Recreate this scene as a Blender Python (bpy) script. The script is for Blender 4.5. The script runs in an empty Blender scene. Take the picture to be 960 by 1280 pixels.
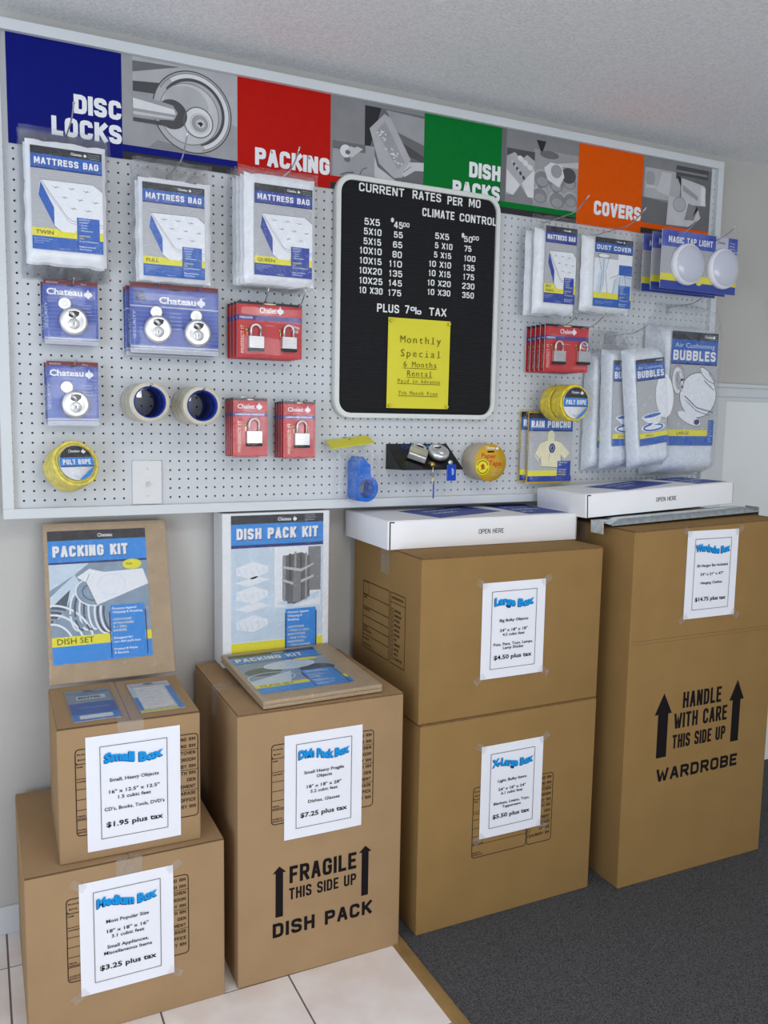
import bpy, bmesh, math, random
from mathutils import Vector, Matrix, noise
PI = math.pi
I = 0.0254            # everything below is measured in inches
FZ = 48.95            # height of the lowest row of pegboard holes above the floor
random.seed(7)
sc = bpy.context.scene
COL = sc.collection

# ------------------------------------------------------------------ camera
cam = bpy.data.cameras.new('camera')
camo = bpy.data.objects.new('camera', cam)
COL.objects.link(camo)
cx, cy, cz, yaw, pit, rol, fpx = -4.17378, -94.06195, 9.41216, 0.45105, 0.11416, 0.01742, 1051.26
fw = Vector((math.sin(yaw)*math.cos(pit), math.cos(yaw)*math.cos(pit), -math.sin(pit)))
rt = Vector((math.cos(yaw), -math.sin(yaw), 0)); up = rt.cross(fw)
r2 = rt*math.cos(rol)+up*math.sin(rol); u2 = -rt*math.sin(rol)+up*math.cos(rol)
mw = Matrix((r2, u2, -fw)).transposed().to_4x4()
mw.translation = Vector((cx, cy, cz+FZ))*I
camo.matrix_world = mw
cam.sensor_fit = 'VERTICAL'; cam.sensor_height = 36.0; cam.sensor_width = 27.0
cam.lens = fpx/1280*36.0
cam.clip_start = 0.05
sc.camera = camo

# ------------------------------------------------------------------ light
world = bpy.data.worlds.new('world'); sc.world = world; world.use_nodes = True
bg = world.node_tree.nodes['Background']
bg.inputs[0].default_value = (0.86, 0.93, 1.0, 1); bg.inputs[1].default_value = 0.44
def area(name, loc, target, sx, sy, power, color):
    l = bpy.data.lights.new(name, 'AREA'); l.shape = 'RECTANGLE'; l.size = sx*I; l.size_y = sy*I
    l.energy = power; l.color = color
    o = bpy.data.objects.new(name, l); COL.objects.link(o)
    o.location = Vector((loc[0], loc[1], loc[2]+FZ))*I
    d = Vector(target)-Vector(loc)
    o.rotation_euler = d.to_track_quat('-Z', 'Z').to_euler()
    return o
area('window_and_fill_light', (-95, -120, 0), (20, 0, 26), 70, 70, 48, (0.74, 0.85, 1.0))
area('window_and_fill_light', (60, -230, -8), (50, 0, 40), 130, 60, 80, (0.92, 0.96, 1.0))  # added fill, no window known here; lifts the ceiling and the right side
area('ceiling_fluorescent', (30, -85, 47.5), (30, -85, 0), 48, 24, 18, (1.0, 0.97, 0.92))
area('ceiling_fluorescent', (110, -110, 47.5), (110, -110, 0), 48, 24, 6, (1.0, 0.97, 0.92))
sc.view_settings.view_transform = 'Standard'
sc.view_settings.look = 'None'
sc.view_settings.gamma = 1.0
sc.view_settings.use_curve_mapping = False
sc.view_settings.exposure = -0.1

# ------------------------------------------------------------------ materials
def lin(c): return tuple(((v/255)/12.92 if v/255 <= .04045 else ((v/255+.055)/1.055)**2.4) for v in c)
MATS = {}
def mat(name, rgb, rough=.6, metal=0, nz=0, nscale=40, bump=0, bscale=60, spec=.4, detail=3, ramp2=None):
    m = bpy.data.materials.new(name); m.use_nodes = True; nt = m.node_tree; b = nt.nodes['Principled BSDF']
    c = lin(rgb)
    b.inputs['Base Color'].default_value = (*c, 1); b.inputs['Roughness'].default_value = rough
    b.inputs['Metallic'].default_value = metal; b.inputs['Specular IOR Level'].default_value = spec
    tc = nt.nodes.new('ShaderNodeTexCoord')
    if nz or ramp2:
        n = nt.nodes.new('ShaderNodeTexNoise'); n.inputs['Scale'].default_value = nscale; n.inputs['Detail'].default_value = detail
        nt.links.new(tc.outputs['Object'], n.inputs['Vector'])
        mx = nt.nodes.new('ShaderNodeMix'); mx.data_type = 'RGBA'
        a2 = lin(ramp2) if ramp2 else tuple(v*(1-nz) for v in c)
        a1 = c if ramp2 else tuple(min(1, v*(1+nz)) for v in c)
        mx.inputs['A'].default_value = (*a2, 1); mx.inputs['B'].default_value = (*a1, 1)
        mr = nt.nodes.new('ShaderNodeMapRange'); mr.inputs['From Min'].default_value = .35; mr.inputs['From Max'].default_value = .65
        nt.links.new(n.outputs['Fac'], mr.inputs['Value']); nt.links.new(mr.outputs['Result'], mx.inputs['Factor'])
        nt.links.new(mx.outputs['Result'], b.inputs['Base Color'])
    if bump:
        n2 = nt.nodes.new('ShaderNodeTexNoise'); n2.inputs['Scale'].default_value = bscale; n2.inputs['Detail'].default_value = 4
        nt.links.new(tc.outputs['Object'], n2.inputs['Vector'])
        bp = nt.nodes.new('ShaderNodeBump'); bp.inputs['Strength'].default_value = bump; bp.inputs['Distance'].default_value = .003
        nt.links.new(n2.outputs['Fac'], bp.inputs['Height']); nt.links.new(bp.outputs['Normal'], b.inputs['Normal'])
    MATS[name] = m
    return m
def stripes(name, axis, freq, c1, c2, bump=0, rough=.6):
    m = mat(name, c1, rough); nt = m.node_tree; b = nt.nodes['Principled BSDF']; tc = nt.nodes.new('ShaderNodeTexCoord')
    w = nt.nodes.new('ShaderNodeTexWave'); w.bands_direction = axis; w.inputs['Scale'].default_value = freq
    nt.links.new(tc.outputs['Object'], w.inputs['Vector'])
    mx = nt.nodes.new('ShaderNodeMix'); mx.data_type = 'RGBA'
    mx.inputs['A'].default_value = (*lin(c1), 1); mx.inputs['B'].default_value = (*lin(c2), 1)
    nt.links.new(w.outputs['Fac'], mx.inputs['Factor']); nt.links.new(mx.outputs['Result'], b.inputs['Base Color'])
    if bump:
        bp = nt.nodes.new('ShaderNodeBump'); bp.inputs['Strength'].default_value = bump; bp.inputs['Distance'].default_value = .002
        nt.links.new(w.outputs['Fac'], bp.inputs['Height']); nt.links.new(bp.outputs['Normal'], b.inputs['Normal'])
    return m
def film(name, fac, tint=(255, 255, 255), rough=.12, bump=.5, bscale=25, gloss=.1, patchy=.6, dist=.004):
    """clear plastic: transparent, a little pale haze (fac), and a glossy coat over wrinkles"""
    m = bpy.data.materials.new(name); m.use_nodes = True; nt = m.node_tree; nt.nodes.remove(nt.nodes['Principled BSDF'])
    N = nt.nodes.new; L = nt.links.new
    out = nt.nodes['Material Output']; tr = N('ShaderNodeBsdfTransparent'); df = N('ShaderNodeBsdfDiffuse'); gl = N('ShaderNodeBsdfGlossy')
    df.inputs['Color'].default_value = (*lin(tint), 1); gl.inputs['Roughness'].default_value = rough
    tc = N('ShaderNodeTexCoord'); n = N('ShaderNodeTexNoise'); n.inputs['Scale'].default_value = bscale; n.inputs['Detail'].default_value = 4
    n.inputs['Distortion'].default_value = 1.5
    L(tc.outputs['Object'], n.inputs['Vector'])
    bp = N('ShaderNodeBump'); bp.inputs['Strength'].default_value = bump; bp.inputs['Distance'].default_value = dist
    L(n.outputs['Fac'], bp.inputs['Height']); L(bp.outputs['Normal'], gl.inputs['Normal'])
    mr = N('ShaderNodeMapRange'); mr.inputs['From Min'].default_value = .35; mr.inputs['From Max'].default_value = .7
    mr.inputs['To Min'].default_value = fac*(1-patchy); mr.inputs['To Max'].default_value = min(1, fac*(1+patchy))
    L(n.outputs['Fac'], mr.inputs['Value'])
    m1 = N('ShaderNodeMixShader'); L(mr.outputs['Result'], m1.inputs['Fac']); L(tr.outputs[0], m1.inputs[1]); L(df.outputs[0], m1.inputs[2])
    lw = N('ShaderNodeLayerWeight'); lw.inputs['Blend'].default_value = .5; L(bp.outputs['Normal'], lw.inputs['Normal'])
    mg = N('ShaderNodeMapRange'); mg.inputs['To Min'].default_value = gloss; mg.inputs['To Max'].default_value = .4; pw = N('ShaderNodeMath'); pw.operation = 'POWER'; pw.inputs[1].default_value = 4.0; L(lw.outputs['Facing'], pw.inputs[0]); L(pw.outputs[0], mg.inputs['Value'])
    m2 = N('ShaderNodeMixShader'); L(mg.outputs['Result'], m2.inputs['Fac']); L(m1.outputs[0], m2.inputs[1]); L(gl.outputs[0], m2.inputs[2]); L(m2.outputs[0], out.inputs['Surface'])
    MATS[name] = m
    return m
mat('wall', (196, 193, 188), .8, nz=.03, nscale=3, bump=.08, bscale=180)
mat('ceiling', (246, 245, 247), .9, nz=.1, nscale=150, bump=.7, bscale=130)
mat('white_trim', (216, 220, 222), .45, nz=.02, nscale=5)
mat('panel_white', (236, 239, 238), .5, nz=.02, nscale=4)
mat('peg', (208, 211, 214), .5, nz=.025, nscale=6, spec=.3)
mat('tile', (236, 224, 218), .35, ramp2=(246, 240, 237), nscale=9, bump=.05, bscale=30)
mat('grout', (120, 108, 108), .9, nz=.1)
mat('carpet', (58, 58, 60), .98, ramp2=(104, 104, 106), nscale=260, bump=1.0, bscale=320, spec=.1, detail=6)
mat('strip', (150, 120, 75), .5, nz=.15, nscale=12)
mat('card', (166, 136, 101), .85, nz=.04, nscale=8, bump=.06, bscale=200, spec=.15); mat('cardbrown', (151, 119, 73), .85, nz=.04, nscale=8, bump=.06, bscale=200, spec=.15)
mat('cardedge', (118, 88, 58), .9, nz=.2, nscale=120)
mat('ink', (28, 24, 26), .8, spec=.1); mat('inkgrey', (70, 66, 66), .8, spec=.1); mat('inkbrown', (62, 48, 38), .9, spec=.1)
mat('paper', (240, 241, 248), .75, nz=.01, nscale=10, spec=.2)
mat('wordart', (20, 150, 225), .7, spec=.2); mat('wordartdk', (14, 62, 120), .7, spec=.2)
mat('white', (242, 243, 246), .55); mat('offwhite', (222, 224, 228), .55, nz=.02)
mat('boxwhite', (243, 243, 245), .6, nz=.012, nscale=12, spec=.25)
mat('hblue', (8, 20, 116), .5, nz=.03, spec=.12); mat('hred', (190, 20, 10), .5, nz=.03, spec=.12); mat('hgreen', (0, 118, 46), .5, nz=.03, spec=.12); mat('horange', (228, 88, 0), .5, nz=.03, spec=.12)
for i, g in enumerate((52, 84, 112, 138, 160, 180, 200, 222)): mat('g%d' % i, (g, g, g+2), .5, nz=.05, nscale=18, spec=.15)
stripes('felt', 'Z', 42, (14, 14, 17), (27, 27, 31), .5, .85)
mat('letter', (240, 241, 238), .4); mat('alu', (224, 226, 222), .4, nz=.02)
mat('note', (228, 218, 58), .7, nz=.02, nscale=10); mat('noteink', (92, 92, 24), .8)
mat('lblue', (20, 92, 185), .35, nz=.03); mat('lnavy', (16, 34, 110), .35); mat('lblack', (18, 18, 28), .35); mat('lyellow', (236, 226, 40), .4)
mat('lblue2', (38, 140, 224), .35, nz=.03); mat('rblue', (18, 58, 160), .35, nz=.03)
stripes('lgrey', 'Z', 60, (172, 174, 178), (192, 193, 196), 0, .4)
mat('lwhite', (238, 241, 246), .4); mat('lpale', (206, 222, 236), .4, nz=.06, nscale=14); mat('lmid', (138, 158, 178), .4, nz=.08); mat('ldark', (72, 86, 100), .4, nz=.08)
mat('lcream', (234, 226, 190), .4, nz=.03)
mat('plastic', (238, 241, 246), .3, nz=.03, nscale=30, bump=.5, bscale=35, spec=.6)
mat('bubble', (226, 233, 242), .3, nz=.05, nscale=60, bump=.9, bscale=90, spec=.6)
film('film', .03, (235, 240, 252), bump=.9, rough=.08, gloss=.015); film('filmcrisp', .04, (244, 247, 252), bump=1.0, bscale=32, rough=.06, gloss=.03, dist=.006, patchy=.95); film('shell', .012, (225, 230, 255), rough=.05, bump=.12, bscale=10, patchy=.25, gloss=.025)
film('shrink', .008, rough=.04, bump=1.0, bscale=75, patchy=.9, gloss=.06, dist=.014); film('filmbub', .07, (236, 241, 250), rough=.07, bump=1.0, bscale=38, gloss=.05, patchy=.9, dist=.01); film('tapeclear', .14, (215, 205, 190), rough=.2, bump=.4, bscale=50, gloss=.05)
film("tapefaint", .08, (215, 212, 210), rough=.4, bump=.1, bscale=30, gloss=.02)
mat('cblue', (36, 62, 170), .4, ramp2=(96, 118, 200), nscale=14); mat('cmaroon', (120, 40, 40), .4); mat('csilver', (196, 200, 212), .35)
mat('cred', (206, 24, 24), .4, nz=.03); mat('cpurple', (70, 40, 140), .4)
mat('steel', (226, 226, 226), .3, metal=.72, nz=.05, nscale=30); mat('steeldk', (60, 60, 62), .35, metal=.8); mat('galv', (196, 204, 206), .34, metal=.9, nz=.12, nscale=50, detail=6)
mat('brass', (190, 160, 90), .3, metal=1.0); mat('wire', (205, 205, 208), .25, metal=1.0)
mat('black', (16, 16, 18), .3); mat('blackrub', (30, 30, 32), .6)
mat('rope', (238, 212, 40), .5, nz=.16, nscale=70, bump=.9, bscale=110); mat('ropepale', (232, 216, 96), .5, nz=.14, nscale=70, bump=.9, bscale=110)
mat('tape', (204, 198, 178), .35, nz=.05, nscale=40, spec=.6); mat('core', (24, 52, 150), .55, nz=.05)
mat('papertape', (196, 182, 160), .6, nz=.06, nscale=60); mat('gold', (214, 170, 44), .5, nz=.03); mat('redink', (205, 66, 24), .6)
mat('dispblue', (22, 104, 205), .35, nz=.03, spec=.5); mat('yellowcard', (222, 214, 60), .5, nz=.02)
mat('poncho', (226, 190, 40), .5, nz=.08)
mat('keyblue', (16, 70, 190), .3); mat('bone', (222, 222, 222), .4)
mat('lens', (206, 208, 222), .18, spec=.6); mat('lensrim', (240, 241, 246), .3)
mat('chipboard', (182, 158, 128), .85, nz=.05, nscale=25); mat('darkdisc', (64, 62, 62), .6, nz=.05)
mat('diamond', (44, 70, 160), .5, nz=.05); mat('pinclear', (222, 206, 60), .3)
stripes('corrug', 'X', 90, (120, 92, 60), (70, 50, 32), .3, .9)

# ------------------------------------------------------------------ mesh builder
class MB:
    def __init__(s): s.v = []; s.f = []; s.m = []; s.sm = []; s.xf = Matrix()
    def add(s, vs, fs, m, smooth=False):
        b = len(s.v)
        s.v += [s.xf @ Vector(p) for p in vs]
        for f in fs: s.f.append([b+i for i in f]); s.m.append(m); s.sm.append(smooth)
    def box(s, x0, y0, z0, x1, y1, z1, m, bev=0, seg=2, smooth=False):
        if not bev:
            s.add([(x0,y0,z0),(x1,y0,z0),(x1,y1,z0),(x0,y1,z0),(x0,y0,z1),(x1,y0,z1),(x1,y1,z1),(x0,y1,z1)],
                  [(0,3,2,1),(4,5,6,7),(0,1,5,4),(1,2,6,5),(2,3,7,6),(3,0,4,7)], m); return
        bm = bmesh.new(); bmesh.ops.create_cube(bm, size=1)
        for v in bm.verts: v.co = Vector(((x0+x1)/2+v.co.x*(x1-x0), (y0+y1)/2+v.co.y*(y1-y0), (z0+z1)/2+v.co.z*(z1-z0)))
        bmesh.ops.bevel(bm, geom=bm.edges[:], offset=bev, segments=seg, profile=.5, affect='EDGES')
        bm.verts.index_update()
        s.add([v.co.copy() for v in bm.verts], [[v.index for v in f.verts] for f in bm.faces], m, smooth); bm.free()
    def prism(s, pts, y0, y1, m, mcap=None, smooth=False):
        """outline in x,z (counter-clockwise seen from -y) pushed from y0 (front) to y1"""
        n = len(pts)
        s.add([(x, y0, z) for x, z in pts], [list(range(n))], mcap or m)
        s.add([(x, y1, z) for x, z in pts], [list(range(n))[::-1]], mcap or m)
        s.add([(x, y0, z) for x, z in pts]+[(x, y1, z) for x, z in pts], [(i, n+i, n+(i+1) % n, (i+1) % n) for i in range(n)], m, smooth)
    def tube(s, path, r, m, n=8, caps=True):
        path = [Vector(p) for p in path]; vs = []; fs = []
        prev = None
        for i, p in enumerate(path):
            t = (path[min(i+1, len(path)-1)]-path[max(i-1, 0)]).normalized()
            a = prev if prev else (Vector((0,0,1)) if abs(t.z) < .9 else Vector((1,0,0)))
            u = (a-t*a.dot(t)).normalized(); w = t.cross(u); prev = u
            rr = r[i] if isinstance(r, (list, tuple)) else r
            for k in range(n): vs.append(p+(u*math.cos(2*PI*k/n)+w*math.sin(2*PI*k/n))*rr)
        for i in range(len(path)-1):
            for k in range(n): fs.append((i*n+k, i*n+(k+1) % n, (i+1)*n+(k+1) % n, (i+1)*n+k))
        if caps: fs.append(list(range(n))[::-1]); fs.append([(len(path)-1)*n+k for k in range(n)])
        s.add(vs, fs, m, True)
    def lathe(s, prof, m, n=40, axis='y', c=(0,0,0), close=False, smooth=True):
        """prof: (r, h) pairs turned round an axis through c"""
        vs = []; fs = []
        for r, h in prof:
            for k in range(n):
                a = 2*PI*k/n; x, z = r*math.cos(a), r*math.sin(a)
                vs.append((c[0]+x, c[1]+h, c[2]+z) if axis == 'y' else (c[0]+x, c[1]+z, c[2]+h))
        L = len(prof); R = L if close else L-1
        for i in range(R):
            j = (i+1) % L
            for k in range(n): fs.append((i*n+k, i*n+(k+1) % n, j*n+(k+1) % n, j*n+k))
        s.add(vs, fs, m, smooth)
    def grid(s, fn, nu, nv, m, smooth=True):
        vs = [fn(i/nu, j/nv) for j in range(nv+1) for i in range(nu+1)]
        fs = [(j*(nu+1)+i, j*(nu+1)+i+1, (j+1)*(nu+1)+i+1, (j+1)*(nu+1)+i) for j in range(nv) for i in range(nu)]
        s.add(vs, fs, m, smooth)
    def pillow(s, x0, x1, z0, z1, yb, d, m, nu=18, nv=26, wr=.1, edge=.12, seed=0, topx=None):
        """a flat bag: back sheet at yb, front sheet bulging d towards -y, wrinkled; topx pinches the top to (xa, xb)"""
        def fr(u, v, k):
            e = min(1, min(u, 1-u)/edge)*min(1, min(v, 1-v)/edge*1.3); e = math.sin(e*PI/2)
            x = x0+(x1-x0)*u
            if topx and v > .8:
                t = (v-.8)/.2; t = t*t*(3-2*t); x = x*(1-t)+(topx[0]+(topx[1]-topx[0])*u)*t
            z = z0+(z1-z0)*v
            nz = noise.noise(Vector((x*.9+seed, z*.5, seed*3.1)))+.5*noise.noise(Vector((x*2.1, z*1.3+seed, 7)))
            edgew = .25*noise.noise(Vector((x*.8+seed*2, v*9, 3))) if v in (0, 1) else 0
            sx = .15*noise.noise(Vector((u*9, z*.7+seed, 5))) if u in (0, 1) else 0
            return (x+sx, yb-d*k*e-wr*nz*k*(.3+.7*e), z+edgew)
        s.grid(lambda u, v: fr(u, v, 1), nu, nv, m)
        s.grid(lambda u, v: fr(1-u, v, .02), nu//2, nv//2, m)
    def build(s, name, parent=None, loc=None, kind=None, label=None):
        me = bpy.data.meshes.new(name)
        me.from_pydata([tuple(v*I) for v in s.v], [], s.f)
        names = []
        for n in s.m:
            if n not in names: names.append(n)
        for n in names: me.materials.append(MATS[n])
        me.polygons.foreach_set('material_index', [names.index(n) for n in s.m])
        me.polygons.foreach_set('use_smooth', s.sm)
        me.update()
        o = bpy.data.objects.new(name, me); COL.objects.link(o)
        if parent: o.parent = parent
        if not parent and not loc: loc = (0, 0, 0)
        if loc: o.location = Vector(loc)*I if parent else Vector((loc[0], loc[1], loc[2]+FZ))*I
        if kind: o['kind'] = kind
        if label: o['label'] = label
        return o

def T(name, label, cat, loc, group=None, rot=(0, 0, 0)):
    o = bpy.data.objects.new(name, None); COL.objects.link(o); o.empty_display_size = .02
    o.location = Vector((loc[0], loc[1], loc[2]+FZ))*I; o.rotation_euler = rot
    o['label'] = label; o['category'] = cat
    if group: o['group'] = group
    return o
def tag(o, label, cat, group=None):
    o['label'] = label; o['category'] = cat
    if group: o['group'] = group
    return o
def dup(root, d, label):
    r = root.copy(); COL.objects.link(r); r.location = root.location+Vector(d)*I; r['label'] = label
    for ch in list(root.children):
        c = ch.copy(); COL.objects.link(c); c.parent = r
        for g in list(ch.children):
            e = g.copy(); COL.objects.link(e); e.parent = c
    return r

# ------------------------------------------------------------------ lettering and flat print
_gc = {}
def glyphs(s, bold):
    k = (s, bold)
    if k in _gc: return _gc[k]
    cu = bpy.data.curves.new('t', 'FONT'); cu.body = s; cu.resolution_u = 2; cu.offset = bold; cu.fill_mode = 'FRONT'
    o = bpy.data.objects.new('t', cu); COL.objects.link(o)
    me = bpy.data.meshes.new_from_object(o)
    vs = [(v.co.x, v.co.y) for v in me.vertices]; fs = [list(p.vertices) for p in me.polygons]
    bpy.data.objects.remove(o); bpy.data.curves.remove(cu); bpy.data.meshes.remove(me)
    _gc[k] = (vs, fs); return _gc[k]
_cap = {}
def text2d(s, bold=0):
    if bold not in _cap:
        v, _ = glyphs('H', bold); ys = [p[1] for p in v]; _cap[bold] = (min(ys), max(ys)-min(ys))
    b, h = _cap[bold]; vs, fs = glyphs(s, bold)
    x0 = min(p[0] for p in vs)
    return [((x-x0)/h, (y-b)/h) for x, y in vs], fs
def _O(x0=0, x1=1, y0=0, y1=1): return [(x0,.5*(y0+y1)),(x0,y1-.2),(x0+.08,y1-.06),(x0+.28,y1),(x1-.28,y1),(x1-.08,y1-.06),(x1,y1-.2),(x1,y0+.2),(x1-.08,y0+.06),(x1-.28,y0),(x0+.28,y0),(x0+.08,y0+.06),(x0,y0+.2),(x0,.5*(y0+y1))]
_C = [(1,.7),(1,.8),(.92,.94),(.72,1),(.28,1),(.08,.94),(0,.8),(0,.2),(.08,.06),(.28,0),(.72,0),(.92,.06),(1,.2),(1,.3)]
_P = [(0,0),(0,1),(.7,1),(.92,.95),(1,.85),(1,.62),(.92,.52),(.7,.47),(0,.47)]
_S = [(1,.74),(1,.82),(.92,.94),(.72,1),(.28,1),(.08,.95),(0,.84),(0,.68),(.1,.58),(.3,.53),(.7,.47),(.9,.42),(1,.32),(1,.16),(.92,.05),(.72,0),(.28,0),(.08,.06),(0,.18),(0,.26)]
STK = {'A': [[(0,0),(.42,1),(.58,1),(1,0)],[(.2,.3),(.8,.3)]], 'B': [[(0,0),(0,1),(.68,1),(.9,.95),(1,.85),(1,.66),(.9,.56),(.68,.52),(0,.52)],[(.68,.52),(.9,.48),(1,.38),(1,.14),(.9,.05),(.68,0),(0,0)]],
 'C': [_C], 'D': [[(0,0),(0,1),(.62,1),(.88,.94),(1,.78),(1,.22),(.88,.06),(.62,0),(0,0)]], 'E': [[(1,1),(0,1),(0,0),(1,0)],[(0,.52),(.85,.52)]], 'F': [[(1,1),(0,1),(0,0)],[(0,.5),(.85,.5)]],
 'G': [_C[:-1]+[(1,.48),(.55,.48)]], 'H': [[(0,0),(0,1)],[(1,0),(1,1)],[(0,.52),(1,.52)]], 'I': [[(.5,0),(.5,1)]], 'J': [[(1,1),(1,.2),(.9,.06),(.7,0),(.3,0),(.1,.06),(0,.2),(0,.34)]],
 'K': [[(0,0),(0,1)],[(1,1),(.08,.42)],[(.36,.58),(1,0)]], 'L': [[(0,1),(0,0),(1,0)]], 'M': [[(0,0),(0,1),(.12,1),(.5,.2),(.88,1),(1,1),(1,0)]], 'N': [[(0,0),(0,1),(.12,1),(.88,0),(1,0),(1,1)]],
 'O': [_O()], 'P': [_P], 'Q': [_O(),[(.6,.25),(1,0)]], 'R': [_P,[(.5,.47),(1,0)]], 'S': [_S], 'T': [[(0,1),(1,1)],[(.5,1),(.5,0)]], 'U': [[(0,1),(0,.2),(.08,.06),(.28,0),(.72,0),(.92,.06),(1,.2),(1,1)]],
 'V': [[(0,1),(.44,0),(.56,0),(1,1)]], 'W': [[(0,1),(.22,0),(.3,0),(.5,.8),(.7,0),(.78,0),(1,1)]], 'X': [[(0,0),(1,1)],[(0,1),(1,0)]], 'Y': [[(0,1),(.5,.48),(1,1)],[(.5,.48),(.5,0)]], 'Z': [[(0,1),(1,1),(1,.9),(0,.1),(0,0),(1,0)]],
 '0': [_O()], '1': [[(.15,.82),(.6,1),(.6,0)]], '2': [[(0,.72),(0,.82),(.08,.94),(.28,1),(.72,1),(.92,.94),(1,.82),(1,.66),(.9,.52),(0,.08),(0,0),(1,0)]],
 '3': [[(0,.76),(.06,.92),(.28,1),(.72,1),(.94,.94),(1,.82),(1,.66),(.9,.56),(.7,.52),(.4,.52)],[(.7,.52),(.92,.47),(1,.36),(1,.18),(.92,.06),(.72,0),(.28,0),(.06,.08),(0,.24)]],
 '4': [[(.75,0),(.75,1),(.65,1),(0,.34),(0,.25),(1,.25)]], '5': [[(.95,1),(.1,1),(.04,.5),(.3,.6),(.72,.6),(.92,.54),(1,.42),(1,.18),(.92,.06),(.72,0),(.28,0),(.08,.06),(0,.22)]],
 '6': [[(.95,.8),(.9,.94),(.7,1),(.3,1),(.08,.92),(0,.75),(0,.18),(.08,.06),(.28,0),(.72,0),(.92,.06),(1,.18),(1,.4),(.92,.52),(.72,.57),(.28,.57),(.06,.5),(0,.4)]], '7': [[(0,1),(1,1),(1,.9),(.35,0)]],
 '8': [_O(0,1,.5,1),_O(0,1,0,.5)], '9': [[(.05,.2),(.1,.06),(.3,0),(.7,0),(.92,.08),(1,.25),(1,.82),(.92,.94),(.72,1),(.28,1),(.08,.94),(0,.82),(0,.6),(.08,.48),(.28,.43),(.72,.43),(.94,.5),(1,.6)]],
 '$': [[(x,.12+.76*y) for x, y in _S],[(.5,0),(.5,1)]], '%': [[(x*.34,.5+.5*y) for x, y in _O()],[(.5,0),(.5,1)],[(.66+x*.34,.5*y) for x, y in _O()]], '-': [[(.1,.5),(.9,.5)]], '.': [[(.4,0),(.6,0)]], "'": [[(.5,1),(.5,.7)]], '&': [[(1,0),(.15,.8),(.2,.95),(.45,1),(.65,.92),(.65,.75),(.1,.4),(0,.2),(.15,0),(.5,0),(.95,.4)]]}
STW = {'I': .28, '1': .62, 'M': 1.25, 'W': 1.4, ' ': .55, '.': .3, "'": .3, '-': .7, 'E': .9, 'F': .86, 'L': .86, 'T': .98}
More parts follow.
